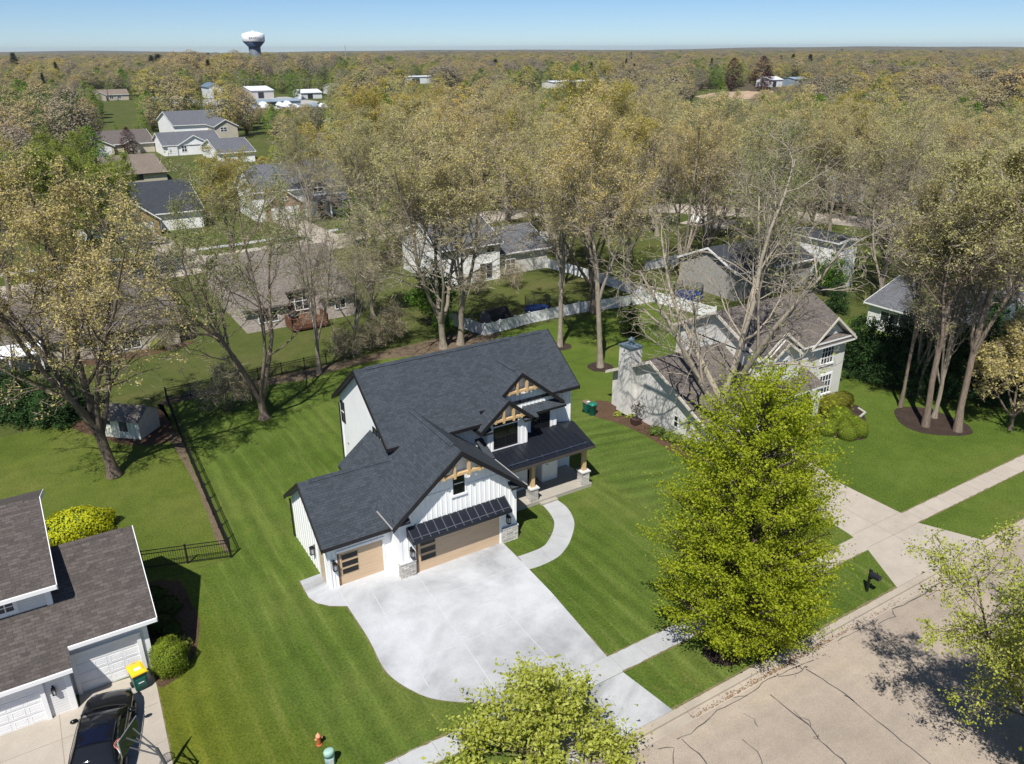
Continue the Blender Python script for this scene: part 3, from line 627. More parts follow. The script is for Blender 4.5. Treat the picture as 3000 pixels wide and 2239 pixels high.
# cedar trusses in the three gables
def truss(xc,Y,zp,drop,wdt,pz):
    zb=zp-drop; half=drop/.815-.26
    b=MB(); b.box(xc-half,xc+half,Y-.10,Y+.06,zb,zb+.135)
    for s in (-1,1):
        xx=xc+s*wdt; b.box(xx-.066,xx+.066,Y-.12,Y+.05,zb-.12,zp-.815*wdt-.2)
    b.box(xc-half*.72-.06,xc-half*.72+.06,Y-.11,Y+.05,zb-.06,zb+.35); b.box(xc+half*.72-.06,xc+half*.72+.06,Y-.11,Y+.05,zb-.06,zb+.35)
    t=b.build('gable_truss',M['cedar'],H); return t
truss(16.41,31.56,6.71,1.38,.42,0); truss(XA,35.53,ZA,1.22,.34,0); truss(XB,36.33,ZB,1.22,.34,0)
# stone piers, doors, awning
for a0,a1 in ((12.84,13.70),(19.0,19.99)):
    b=MB(); b.box(a0,a1,31.80,32.1,0,.88); p=b.build('stone_pier',M['stone'],H)
    b=MB(); b.box(a0-.02,a1+.03,31.78,32.12,.88,.95); b.build('pier_cap',M['cap'],p)
def oak_door(Y,a0,a1,z1,wins,tr):
    o=(0,Y,0); b=MB(); n=4
    for i in range(n): b.obox(o,*FX,a0,a1,i*z1/n+.006,(i+1)*z1/n-.006,-.10,.016)
    b.obox(o,*FX,a0,a1,0,z1,-.10,.005,1)
    d=b.build('garage_door',[M['oak'],M['door_gap']],H)
    for (x0,x1,za,zb) in wins:
        w=MB()
        for q in ((x0,x1,zb-.03,zb),(x0,x1,za,za+.03),(x0,x0+.03,za+.03,zb-.03),(x1-.03,x1,za+.03,zb-.03)): w.obox(o,*FX,*q,.0,.03)
        w.obox(o,*FX,x0+.02,x1-.02,za+.02,zb-.02,.0,.021,1)
        w.build('door_light',[M['door_trim'],M['glass']],d)
    b=MB(); b.obox(o,*FX,a0-.10,a0-.004,0,z1+.02,-.02,.05); b.build('door_jamb',M['jamb'],H)
    b=MB(); b.obox(o,*FX,a1+.004,a1+.11,0,z1+.02,-.02,.06); b.obox(o,*FX,a0-.12,a1+.12,z1+.022,z1+.16,-.02,.06); b.build('door_casing',WH,H)
M['door_gap']=plain('door_gap',(.15,.10,.06),.8); M['door_trim']=plain('light_trim',(.45,.33,.2),.6); M['jamb']=plain('jamb_wood',(.16,.09,.05),.6)
oak_door(31.95,13.90,18.85,2.25,[(14.02,14.94,.60,.98),(14.02,14.94,1.06,1.44),(14.02,14.94,1.53,1.91)],0)
oak_door(33.08,10.04,12.40,1.95,[(10.14,11.06,.58,.96),(10.14,11.06,1.00,1.38),(10.14,11.06,1.44,1.82)],0)
b=MB(); b.slab([(13.33,31.16,2.50),(19.22,31.16,2.50),(19.22,31.95,2.97),(13.33,31.95,2.97)],.05)
b.box(13.33,19.22,31.14,31.18,2.33,2.47); b.hexa([(13.33,31.16,2.32),(13.37,31.16,2.32),(13.37,31.95,2.32),(13.33,31.95,2.32),(13.33,31.16,2.5),(13.37,31.16,2.5),(13.37,31.95,2.95),(13.33,31.95,2.95)])
b.hexa([(19.18,31.16,2.32),(19.22,31.16,2.32),(19.22,31.95,2.32),(19.18,31.95,2.32),(19.18,31.16,2.5),(19.22,31.16,2.5),(19.22,31.95,2.95),(19.18,31.95,2.95)])
aw=b.build('awning',M['black_metal'],H)
b=MB()
for i in range(13):
    x=13.37+i*(5.81/12); b.hexa([(x-.016,31.15,2.505),(x+.016,31.15,2.505),(x+.016,31.93,2.975),(x-.016,31.93,2.975),(x-.016,31.15,2.545),(x+.016,31.15,2.545),(x+.016,31.93,3.015),(x-.016,31.93,3.015)])
b.build('standing_seam',M['seam'],aw)
b=MB(); b.tube([(13.4,31.28,2.62),(19.15,31.28,2.62)],.022,6); b.build('snow_rail',M['seam'],aw)
# windows and lanterns
window(H,(0,31.94,0),FX,16.07,16.75,4.02,5.24,BK,M['glass'],.055,(1,2),trimw=.1,trimmat=WH,sill=WH,rail=M['trim'])
window(H,(0,35.82,0),FX,20.80,22.47,3.62,5.02,BK,M['glass'],.07,(2,2),trimw=.1,trimmat=WH,rail=M['black'])
window(H,(0,35.82,0),FX,20.80,22.47,5.10,5.47,BK,M['glass'],.07,(1,0),name='transom_window')
window(H,(0,36.6,0),FX,23.92,25.34,3.60,4.82,BK,M['glass'],.07,(2,0),trimw=.09,trimmat=WH)
window(H,(14.55,0,0),LX,43.37,44.14-.15,3.85,5.27,BK,M['glass_grey'],.06,(1,2),rail=M['trim'])
window(H,(14.55,0,0),LX,37.74,38.73,5.08,5.60,BK,M['glass_grey'],.06,(2,0))
b=MB(); b.obox((14.55,0,0),*LX,43.14,43.26,2.52,2.64,0,.06); b.build('dryer_vent',plain('vent_grey',(.3,.3,.3)),H)
lantern(H,(0,31.94,0),FX,13.52,1.48); lantern(H,(0,31.94,0),FX,19.36,1.52); lantern(H,(0,33.07,0),FX,9.74,1.42); lantern(H,(9.45,0,0),LX,35.13,1.25)
b=MB(); b.obox((9.45,0,0),*LX,33.62,34.34,0.02,1.95,-.02,.03); b.build('side_door',plain('tan_door',(.50,.40,.28),.6),H)
# porch
b=MB(); b.slab([(19.93,34.2,.25),(27.0,34.2,.25),(27.0,37.0,.25),(19.93,37.0,.25)],.26); b.slab([(23.02,33.93,.14),(24.22,33.93,.14),(24.22,34.2,.14),(23.02,34.2,.14)],.15)
b.build('porch_slab',M['porch_conc'],H,bevel=.015)
b=MB(); ze=3.08
b.slab([(19.9,33.88,ze),(26.88,33.88,ze),(26.02,36.62,3.64),(23.2,36.62,3.64),(23.2,35.82,3.476),(20.44,35.82,3.476),(20.44,36.6,3.64),(19.9,36.6,3.64)],.06)
b.slab([(26.88,33.88,ze),(27.5,37.02,3.3),(26.02,36.62,3.64)],.06)
b.slab([(27.5,37.0,3.3),(25.9,37.0,3.62),(26.02,36.6,3.64)],.06)
b.slab([(19.9,33.9,ze-.07),(26.85,33.9,ze-.07),(27.45,37.0,ze-.07),(19.9,37.0,ze-.07)],.12)
pr=b.build('porch_roof',M['black_metal'],H)
b=MB()
for i in range(17):
    x=20.3+i*.405; t=min(1,(26.88-x)/.86) if x>26.02 else 1.
    yb=35.8 if 20.4<x<23.2 else 36.6; yb=33.88+(yb-33.88)*t
    b.hexa([(x-.013,33.88,ze),(x+.013,33.88,ze),(x+.013,yb,ze+.2044*(yb-33.88)),(x-.013,yb,ze+.2044*(yb-33.88)),(x-.013,33.88,ze+.03),(x+.013,33.88,ze+.03),(x+.013,yb,ze+.2044*(yb-33.88)+.03),(x-.013,yb,ze+.2044*(yb-33.88)+.03)])
b.build('standing_seam',M['black_metal'],pr)
b=MB(); b.tube([(20.85,34.22,ze+.15),(26.55,34.22,ze+.15)],.028,6)
for i in range(6): b.box(21.1+i*1.05,21.16+i*1.05,34.16,34.3,ze+.05,ze+.2)
b.build('snow_rail',M['steel'],pr)
b=MB(); b.box(19.95,26.9,33.84,33.9,ze-.17,ze-.01); b.build('porch_gutter',plain('bronze_gutter',(.10,.085,.075),.4,.3),H)
for x in (22.69,26.52):
    b=MB(); b.box(x-.27,x+.27,34.22,34.76,.25,1.1); p=b.build('porch_pier',M['stone'],H)
    b=MB(); b.box(x-.33,x+.33,34.16,34.82,1.1,1.18); b.build('pier_cap',M['cap'],p)
    b=MB(); b.box(x-.12,x+.12,34.37,34.61,1.18,2.92); b.build('porch_post',M['cedar'],H)
window(H,(0,36.3,0),FX,20.55,21.35,1.1,2.3,BK,M['glass'],.06,(1,2))
b=MB(); b.box(24.35,25.53,35.92,36.6,.25,2.9); battens(b,(0,35.92,0),FX,24.38,25.5,lambda a:.26,lambda a:2.88,.28)
b.build('porch_wall',WH,H)
b=MB(); b.box(19.95,22.1,36.3,36.52,.25,2.9); battens(b,(0,36.3,0),FX,21.45,22.05,lambda a:.26,lambda a:2.88,.2); b.build('porch_wall',WH,H)
b=MB(); b.box(23.0,23.9,36.4,36.48,.27,2.45); d=b.build('front_door',M['jamb'],H); b=MB(); b.box(23.12,23.78,36.385,36.41,.5,2.3); b.build('door_glass',M['glass'],d)
b=MB(); b.box(22.8,23.0,36.36,36.5,.27,2.6); b.box(23.9,24.1,36.36,36.5,.27,2.6); b.box(22.8,24.1,36.36,36.5,2.5,2.65); b.build('door_casing',WH,H)
b=MB(); b.lathe((24.72,35.91,1.45),[(.045,-.03),(.045,.03)],10); b.build('doorbell',BK,H)
b=MB(); b.box(12.86,19.97,31.9,31.94,-.02,.0); b.box(14.5,27.3,36.45,44.15,-.02,.05); b.build('foundation',M['kerb'],H)
# ================================================================ small building helper used by the plainer houses
def gable(b,axis,a0,a1,h0,h1,zbase,ze,pitch,oh=.35,ra=.3,th=.16,wall=True,mw=0,broof=None,hc=None):
    """gable block. axis = ridge direction; a along ridge, h across. ze = roof height above the wall line. returns ridge point"""
    hc=(h0+h1)/2 if hc is None else hc
    zr=ze+pitch*max(hc-h0,h1-hc); z=lambda h: zr-pitch*abs(h-hc)
    if wall: b.prism([(h0,zbase),(h1,zbase),(h1,z(h1)-th),(hc,zr-th),(h0,z(h0)-th)],axis,a0,a1,mw)
    P=(lambda a,h:(a,h,z(h))) if axis=='X' else (lambda a,h:(h,a,z(h)))
    if broof is not None:
        broof.slab([P(a0-ra,h0-oh),P(a1+ra,h0-oh),P(a1+ra,hc),P(a0-ra,hc)],th,0,1); broof.slab([P(a0-ra,h1+oh),P(a0-ra,hc),P(a1+ra,hc),P(a1+ra,h1+oh)],th,0,1)
        ridge(broof,P(a0-ra+.3,hc),P(a1+ra-.3,hc),.15,.035)
    return hc,zr,z
# ================================================================ grey-sided neighbour on the left
N=thing('neighbour_house','grey-sided house with taupe shingle roofs and two white garage doors behind the black car','house',(-2,33,0))
zl3=lambda Y: 2.85+.66*(Y-31.5) if Y<35.35 else 2.85+.66*3.85-.66*(Y-35.35)
b=MB(); pr=[(31.95,0),(39.2,0),(39.2,zl3(39.2)-.16),(35.35,zl3(35.35)-.16),(31.95,zl3(31.95)-.16)]
b.prism(pr,'X',-14,.86); b.box(-14,-2.32,31.12,31.95,0,zl3(31.12)-.16)
zu=lambda Y: 5.05+.41*(Y-32.83) if Y<37.4 else 5.05+.41*4.57-.41*(Y-37.4)
b.prism([(33.23,2.),(41.4,0),(41.4,zu(41.4)-.16),(37.4,zu(37.4)-.16),(33.23,zu(33.23)-.16)],'X',-14,-2.3)
b.build('wall',M['grey_lap'],N)
b=MB()
b.slab([(-14.3,30.72,zl3(30.72)),(-2.1,30.72,zl3(30.72)),(-2.1,31.5,zl3(31.5)),(1.32,31.5,zl3(31.5)),(1.32,35.35,zl3(35.35)),(-14.3,35.35,zl3(35.35))],.15,0,1)
b.slab([(-14.3,39.6,zl3(39.6)),(-14.3,35.35,zl3(35.35)),(1.32,35.35,zl3(35.35)),(1.32,39.6,zl3(39.6))],.15,0,1); ridge(b,(-2.2,35.35,zl3(35.35)),(.9,35.35,zl3(35.35)),.15,.04)
b.slab([(-14.3,32.83,zu(32.83)),(-1.98,32.83,zu(32.83)),(-1.98,37.4,zu(37.4)),(-14.3,37.4,zu(37.4))],.15,0,1)
b.slab([(-14.3,41.9,zu(41.9)),(-14.3,37.4,zu(37.4)),(-1.98,37.4,zu(37.4)),(-1.98,41.9,zu(41.9))],.15,0,1); ridge(b,(-14,37.4,zu(37.4)),(-2.6,37.4,zu(37.4)),.15,.04)
b.build('roof',[M['shingle_umber'],M['trim']],N)
b=MB(); rake(b,(1.32,31.5,zl3(31.5)),(1.32,35.35,zl3(35.35)),(1,0),.03,.22); rake(b,(-1.98,32.83,zu(32.83)),(-1.98,37.4,zu(37.4)),(1,0),.03,.24); rake(b,(-1.98,41.9,zu(41.9)),(-1.98,37.4,zu(37.4)),(1,0),.03,.24)
rake(b,(-14.3,32.83,zu(32.83)),(-1.98,32.83,zu(32.83)),(0,-1),.08,.16); rake(b,(-14.3,30.72,zl3(30.72)),(-2.1,30.72,zl3(30.72)),(0,-1),.08,.16); rake(b,(-2.1,31.5,zl3(31.5)),(1.32,31.5,zl3(31.5)),(0,-1),.08,.16)
b.build('fascia',M['trim'],N)
for x0,x1,y,z0,z1 in ((.70,.885,31.93,0,2.6),(-2.5,-2.29,31.10,0,2.5),(-2.5,-2.28,33.21,3.4,5.0)): b=MB(); b.box(x0,x1,y-.02,y+.03,z0,z1); b.box(x1-.02,x1+.008,y+.03,y+.2,z0,z1); b.build('corner_board',M['trim'],N)
def cased_door(par,Y,a0,a1,z1):
    panel_door(par,(0,Y,0),FX,a0,a1,z1,4,4 if a1-a0<3.3 else 8,M['trim'],depth=-.08)
    b=MB(); b.box(a0-.17,a0,Y-.035,Y+.1,0,z1+.17); b.box(a1,a1+.17,Y-.035,Y+.1,0,z1+.17); b.box(a0,a1,Y-.035,Y+.1,z1,z1+.17); b.build('door_casing',M['trim'],par)
b=MB()
cased_door(N,31.95-.09,-2.02,.40,1.98); cased_door(N,31.12-.09,-8.2,-3.42,1.95)
lantern(N,(0,31.12,0),FX,-2.95,1.35,.7)
window(N,(0,33.23,0),FX,-5.0,-3.6,4.18,4.72,M['trim'],M['glass_grey'],.05,(4,2),trimw=.1)
# ---------------------------------------------------------------- black car
def make_car():
    cx0,cy0=-.96,30.55; ang=math.atan2(.25,.968); s_,c_=math.sin(ang),math.cos(ang)
    root=thing('parked_car','black glossy car with glass roof panel and mirrors parked nose-in on the concrete drive','car',(0,0,0))
    paint=NT('black_car_paint').bsdf((.006,.006,.007),.12,0,.6); dark=glassm('car_glass',(.012,.014,.018),.03); roofg=glassm('car_roof_glass',(.006,.008,.02),.05)
    chrome=plain('car_chrome',(.45,.42,.38),.2,.9,.5,.02); rub=plain('tyre_rubber',(.02,.02,.02),.9); rimm=plain('wheel_rim',(.25,.25,.26),.3,.8)
    T=lambda P:[(cx0+x*c_+y*s_,cy0-x*s_+y*c_,z) for x,y,z in P]
    def loft(secs,name,mat,par,smooth=True,close=True):
        b=MB(); n=len(secs[0]); 
        for sct in secs: b.v+= T(sct)
        for i in range(len(secs)-1):
            for j in range(n-1): b.f.append((i*n+j,i*n+j+1,(i+1)*n+j+1,(i+1)*n+j)); b.m.append(0)
        if close:
            b.f.append(tuple(range(n-1,-1,-1))); b.m.append(0); b.f.append(tuple((len(secs)-1)*n+j for j in range(n))); b.m.append(0)
        return b.build(name,mat,par,smooth)
    # body: cross sections from nose (y=0) to tail (y=-4.75), half width w, sill .28, belt h, crown k
    secs=[]
    for y,w,h,k in ((0.02,.42,.55,.04),(0,.62,.62,.05),(-.12,.78,.72,.06),(-.4,.88,.82,.07),(-.8,.925,.90,.08),(-1.3,.94,.96,.07),(-1.7,.94,.99,.03),(-3.6,.94,1.0,.02),(-4.0,.93,1.02,.03),(-4.5,.88,1.0,.03),(-4.72,.78,.86,.02),(-4.76,.6,.6,.02)):
        secs.append([(-w*.93,y,.25),(-w,y,.45),(-w*1.0,y,h*.8),(-w*.96,y,h*.95),(-w*.88,y,h),(-w*.45,y,h+k),(0,y,h+k*1.2),(w*.45,y,h+k),(w*.88,y,h),(w*.96,y,h*.95),(w,y,h*.8),(w,y,.45),(w*.93,y,.25)])
    body=loft(secs,'body',paint,root)
    cab=[]
    for y,w,z0,z1,wt in ((-1.35,.80,.98,1.0,.74),(-1.75,.86,.98,1.22,.66),(-2.1,.87,.99,1.40,.62),(-2.5,.87,.99,1.46,.62),(-3.0,.87,.99,1.47,.62),(-3.5,.86,.99,1.42,.60),(-4.0,.83,1.0,1.24,.60),(-4.4,.78,1.0,1.03,.66)):
        cab.append([(-w,y,z0),(-(w+wt)/2-.02,y,(z0+z1)/2),(-wt,y,z1),(-wt*.5,y,z1+.03),(0,y,z1+.04),(wt*.5,y,z1+.03),(wt,y,z1),((w+wt)/2+.02,y,(z0+z1)/2),(w,y,z0)])
    loft(cab,'cabin_glass',dark,root)
    def top(name,y0,y1,mat,zoff,wf,par):
        S=[]
        for y in np.linspace(y0,y1,7):
            ys=[c[0][1] for c in cab]; i=max(k for k in range(len(cab)-1) if ys[k]>=y-1e-6); i=min(i,len(cab)-2); t=(y-ys[i])/(ys[i+1]-ys[i])
            r=[tuple(cab[i][j][q]*(1-t)+cab[i+1][j][q]*t for q in range(3)) for j in range(2,7)]
            S.append([(p[0]*wf,y,p[2]+zoff) for p in r])
        return loft(S,name,mat,par,True,False)
    rf=top('roof',-2.08,-3.62,paint,.012,1.0,root); top('sunroof',-2.18,-2.72,dark,.02,.82,rf); top('rear_glass_panel',-2.78,-3.55,roofg,.02,.82,rf)
    for sx in (-1,1):
        b=MB(); b.tube(T([(sx*.90,-1.6,1.0),(sx*.91,-2.2,1.015),(sx*.91,-3.4,1.02),(sx*.86,-4.2,1.03)]),.018,6); b.build('window_trim',chrome,body)
        b=MB(); b.tube(T([(sx*.86,-1.45,1.02),(sx*.66,-2.08,1.43),(sx*.645,-2.7,1.475)]),.03,6); b.tube(T([(sx*.65,-2.7,1.475),(sx*.63,-3.5,1.43),(sx*.78,-4.3,1.06)]),.035,6); b.build('roof_pillar',paint,body)
        b=MB(); c=T([(sx*1.05,-1.75,1.05)])[0]; b.lathe((c[0],c[1],c[2]),[(.02,-.09),(.10,-.07),(.135,0),(.11,.06),(.03,.09)],12,0,1.15,.7); b.tube(T([(sx*.9,-1.72,.98),(sx*1.03,-1.75,1.03)]),.03,6); b.build('side_mirror',paint,root,True)
        b=MB(); b.lathe(T([(sx*.62,-.15,.66)])[0],[(.02,-.07),(.15,-.05),(.17,.01),(.08,.07)],12); b.build('headlight',plain('headlamp',(.5,.5,.52),.15,.3,.6),root,True)
        for y in (-.92,-3.75):
            b=MB(); p=T([(sx*.80,y,.33),(sx*.98,y,.33)]); b.tube(p,.33,20); wl=b.build('wheel',rub,root,False,.03); b=MB(); p=T([(sx*.975,y,.33),(sx*.99,y,.33)]); b.tube(p,.22,14); b.build('rim',rimm,wl)
    b=MB(); b.tube(T([(-.8,-1.38,1.02),(-.4,-1.30,1.06),(0,-1.27,1.075),(.4,-1.30,1.06),(.8,-1.38,1.02)]),.02,5); b.build('wiper_cowl',rub,body)
    return root
make_car()
# ---------------------------------------------------------------- bins
M['bin_green']=plain('green_plastic',(.006,.095,.075),.35,0,.4,.08); M['bin_yellow']=plain('yellow_plastic',(.80,.52,.02),.35,0,.4,.05); M['bin_green_lid']=plain('green_lid_plastic',(.01,.17,.12),.3,0,.45,.06)
def frust(b,c,w0,d0,w1,d1,z0,z1,m=0):
    x,y=c; b.hexa([(x-w0,y-d0,z0),(x+w0,y-d0,z0),(x+w0,y+d0,z0),(x-w0,y+d0,z0),(x-w1,y-d1,z1),(x+w1,y-d1,z1),(x+w1,y+d1,z1),(x-w1,y+d1,z1)],m)
def wheelie_bin(x,y,rot,lab_,lidmat,group=None,k=1.):
    t=thing('wheelie_bin',lab_,'bin',(0,0,.015),group)
    b=MB(); frust(b,(0,0),.24,.27,.30,.36,.09,.98); b.box(-.2,.2,-.372,-.33,.35,.75); b.box(-.12,.12,-.385,-.36,.52,.56,1); bo=b.build('bin_body',[M['bin_green'],M['trim']],t,False,.02)
    b=MB(); frust(b,(0,-.02),.33,.40,.31,.38,.98,1.06); frust(b,(0,-.02),.27,.34,.22,.28,1.06,1.10); b.build('lid',lidmat,t,False,.02)
    b=MB(); b.tube([(-.26,.36,1.0),(-.26,.46,1.02),(.26,.46,1.02),(.26,.36,1.0)],.02,6); b.build('handle',lidmat,t)
    for sx in (-1,1): b=MB(); b.tube([(sx*.25,.26,.13),(sx*.31,.26,.13)],.13,14); b.build('wheel',M['black'],t)
    b=MB(); b.box(-.13,.13,-.2,-.02,1.101,1.106); b.build('lid_label',M['trim'],t)
    t.location=(x,y,.015); t.rotation_euler=(0,0,rot); t.scale=(k,)*3; return t
wheelie_bin(.12,30.95,.18,'green wheelie bin with a yellow lid beside the black car','' or M['bin_yellow'])
def round_bin(x,y,label,lid):
    t=thing('round_bin',label,'bin',(x,y,.012))
    b=MB(); b.lathe((x,y,.012),[(.25,0),(.26,.02),(.31,.78),(.335,.80),(.335,.86),(.30,.86)],24); b.build('bin_body',M['bin_green'],t,True)
    if lid:
        b=MB(); b.lathe((x,y,.012),[(.33,.86),(.34,.90),(.25,.95),(.05,.97)],24); b.build('lid',M['bin_green_lid'],t,True)
    for s in (-1,1):
        b=MB(); b.tube([(x+s*.32,y-.08,.62),(x+s*.39,y-.06,.64),(x+s*.39,y+.06,.64),(x+s*.32,y+.08,.62)],.015,6); b.build('handle',M['bin_green'],t)
    return t
x,y,_=gp(*HH(-62,1095)); round_bin(x,y,'round green rubbish bin with lid standing on the lawn by the white chimney',True)
wheelie_bin(33.35,43.15,0,'green bin with a brown top set behind the round bin',plain('brown_lid',(.20,.15,.12),.5),None,.85)
x,y,_=gp(*HH(1255,1580)); round_bin(x,y,'green bin at the near garage corner behind the big leafy tree',True)
# ---------------------------------------------------------------- basketball hoop
t=thing('basketball_hoop','portable basketball hoop with clear backboard, orange rim and white net beside the black car','hoop',(.45,24.25,.015))
G_=plain('hoop_grey',(.10,.11,.115),.45,.4); Orm=plain('hoop_orange',(.55,.16,.09),.5); Tr=NT('clear_board').bsdf((.05,.075,.05),.08,0,.5)
u=np.array([.6,.8,0]); nrm=np.array([-.8,.6,0]); mid=np.array([-.62,24.98,3.0])
P=lambda a,d,z: tuple(mid+u*a+nrm*d+np.array([0,0,z]))
b=MB(); b.hexa([P(-.58,-.02,-.38),P(.58,-.02,-.38),P(.58,.02,-.38),P(-.58,.02,-.38),P(-.58,-.02,.36),P(.58,-.02,.36),P(.58,.02,.36),P(-.58,.02,.36)]); bb=b.build('backboard',Tr,t)
b=MB()
for p,q in ((P(-.59,0,-.39),P(.59,0,-.39)),(P(.59,0,-.39),P(.59,0,.37)),(P(.59,0,.37),P(-.59,0,.37)),(P(-.59,0,.37),P(-.59,0,-.39))): b.tube([p,q],.022,6)
b.build('board_frame',plain('board_frame',(.30,.31,.31),.4,.5),bb)
b=MB()
for z0,z1 in ((-.02,.22),): 
    for p,q in ((P(-.2,.03,-.3),P(.2,.03,-.3)),(P(.2,.03,-.3),P(.2,.03,0)),(P(.2,.03,0),P(-.2,.03,0)),(P(-.2,.03,0),P(-.2,.03,-.3))): b.tube([p,q],.016,5)
b.build('target_box',Orm,bb)
c=np.array(P(0,.36,-.33)); b=MB(); b.tube([tuple(c+.235*(u*math.cos(a)+nrm*math.sin(a))) for a in np.linspace(0,6.283,25)],.017,6,cap=False); b.tube([P(0,.02,-.33),tuple(c-nrm*.235)],.025,6); rim=b.build('rim',Orm,t)
b=MB()
for k in range(12):
    a0=k*.5236
    for s in (1,-1):
        pts=[]
        for i in range(5): a=a0+s*i*.26; r=.235-.105*(i/4)**.6; pts.append(tuple(c+r*(u*math.cos(a)+nrm*math.sin(a))-np.array([0,0,.1*i])))
        b.tube(pts,.009,4)
b.build('net',M['trim'],rim)
b=MB(); b.tube([(.45,24.25,.2),(.30,24.35,1.6),(.12,24.46,2.5)],.06,8); b.tube([(.12,24.46,2.5),P(.22,-.05,.18)],.028,6); b.tube([(.12,24.46,2.5),P(-.22,-.05,.18)],.028,6); b.tube([(.2,24.40,2.15),P(.22,-.05,-.25)],.028,6); b.tube([(.2,24.40,2.15),P(-.22,-.05,-.25)],.028,6); b.build('pole',G_,t)
b=MB(); b.box(.1,.95,23.75,24.75,.015,.22); b.build('base',M['black'],t,False,.06)
# ---------------------------------------------------------------- hydrant-like post, utility pedestal, letter box
x,y,_=gp(935.4,2182); t=thing('fire_hydrant','small orange hydrant standing in the front lawn','hydrant',(x,y,0)); Oh=plain('hydrant_orange',(.42,.11,.035),.6,0,.3,.15,8.); Ol=plain('hydrant_orange_pale',(.70,.30,.16),.6,0,.3,.1,8.)
b=MB(); b.lathe((x,y,0),[(.12,0),(.12,.04),(.085,.06),(.085,.36),(.1,.37),(.1,.41),(.085,.42)],16); b.build('barrel',Oh,t,False)
b=MB(); b.lathe((x,y,0),[(.11,.42),(.11,.46),(.095,.5),(.05,.56),(.025,.57),(.025,.62)],16); b.build('bonnet',Ol,t,True)
for s in (-1,1): b=MB(); b.tube([(x+s*.07,y,.33),(x+s*.15,y,.33)],.045,10); b.build('outlet_cap',Ol,t)
x,y,_=gp(968,2240); t=thing('utility_pedestal','pale green utility pedestal with a grey label near the hydrant','utility box',(x,y,0)); Pg=plain('pale_green_plastic',(.30,.47,.40),.5,0,.3,.06)
b=MB(); n=18; prof=[]
b.lathe((x,y,0),[(.20,0),(.19,.5)],20,0,1.,.75); b.build('pedestal_body',plain('blue_green_plastic',(.22,.36,.36),.5),t,True)
b=MB(); b.lathe((x,y,0),[(.215,.48),(.215,.68),(.19,.74),(.12,.77)],20,0,1.,.78); b.build('cap',Pg,t,True)
b=MB(); b.box(x-.10,x+.10,y-.165,y-.145,.14,.4); b.build('label_plate',plain('label_grey',(.55,.58,.56),.6),t)
x,y,_=gp(*MM(88,520)); t=thing('mailbox','black mailbox on a post at the lawn edge by the kerb','mailbox',(x,y,0))
b=MB(); b.box(x-.055,x+.055,y-.055,y+.055,0,1.25); b.box(x-.07,x+.07,y-.07,y+.07,1.25,1.3); b.tube([(x,y,.75),(x+.06,y-.3,1.0)],.03,6); b.build('post',M['fence_black'],t)
b=MB(); pr=[(x-.13+.0,1.0)]; pr=[(x-.13,.98),(x+.13,.98),(x+.13,1.12)]+[(x+.13*math.cos(a),1.12+.12*math.sin(a)) for a in np.linspace(.3,2.84,8)]+[(x-.13,1.12)]; b.prism(pr,'Y',y-.55,y-.02); bx=b.build('letter_box',plain('mailbox_black',(.02,.022,.028),.4,.2),t)
b=MB(); b.box(x+.13,x+.15,y-.3,y-.26,1.1,1.25); b.build('flag',M['fence_black'],bx)
# ================================================================ right neighbour
Nr=thing('neighbour_house','off-white two-storey house with brown shingles and tall chimney behind the big leafy tree','house',(44,38,0))
CL=M['cream_lap']; b=MB(); rf=MB()
# low garage wing, ridge along X
gz=lambda Y: 5.2-.49*abs(Y-38.85)
b.prism([(33.95,0),(43.4,0),(43.4,gz(43.4)-.16),(38.85,gz(38.85)-.16),(33.95,gz(33.95)-.16)],'X',35.88,42.4,1)
b.box(42.4,52.15,35.2,43.6,0,5.2,0)
uz=lambda Y: 7.55-.505*abs(Y-39.4)
b.prism([(35.2,5.1),(43.6,5.1),(43.6,uz(43.6)-.16),(39.4,uz(39.4)-.16),(35.2,uz(35.2)-.16)],'X',42.4,52.15,0)
b.box(42.6,46.2,34.65,35.2,3.1,5.0,0); b.prism([(42.65,5.0),(46.15,5.0),(44.4,6.3)],'Y',34.66,36.2,0); b.prism([(47.8,5.0),(52.1,5.0),(50.05,6.62)],'Y',35.19,36.5,0)
b.build('wall',[M['cream_lap'],M['stucco']],Nr)
rf.slab([(35.42,33.2,gz(33.2)),(42.4,33.2,gz(33.2)),(42.4,38.85,gz(38.85)),(35.42,38.85,gz(38.85))],.15,0,1); rf.slab([(35.42,43.7,gz(43.7)),(35.42,38.85,gz(38.85)),(42.4,38.85,gz(38.85)),(42.4,43.7,gz(43.7))],.15,0,1); ridge(rf,(35.7,38.85,5.2),(42.3,38.85,5.2),.14,.03)
rf.slab([(42.0,34.75,uz(34.75)),(52.5,34.75,uz(34.75)),(52.5,39.4,uz(39.4)),(42.0,39.4,uz(39.4))],.15,0,1); rf.slab([(42.0,44.05,uz(44.05)),(42.0,39.4,uz(39.4)),(52.5,39.4,uz(39.4)),(52.5,44.05,uz(44.05))],.15,0,1); ridge(rf,(42.3,39.4,7.55),(52.2,39.4,7.55),.14,.03)
def fgable(xc,zp,half,pitch,yf,yb):
    z=zp-pitch*half
    rf.slab([(xc-half,yf,z),(xc,yf,zp),(xc,yb,zp),(xc-half,yf+(yb-yf)*.45,z)],.14,0,1); rf.slab([(xc+half,yf,z),(xc+half,yf+(yb-yf)*.45,z),(xc,yb,zp),(xc,yf,zp)],.14,0,1)
fgable(50.05,6.95,2.6,.78,34.72,38.6); fgable(44.4,6.85,2.15,.75,34.7,38.4); fgable(44.35,6.2,1.55,.70,34.25,36.2)
rf.slab([(47.45,34.7,4.86),(52.5,34.7,4.86),(52.5,35.25,5.25),(47.45,35.25,5.25)],.14,0,1)
rf.slab([(42.4,33.25,2.55),(47.7,33.25,2.55),(47.7,35.22,3.3),(42.4,35.22,3.3)],.14,0,1)
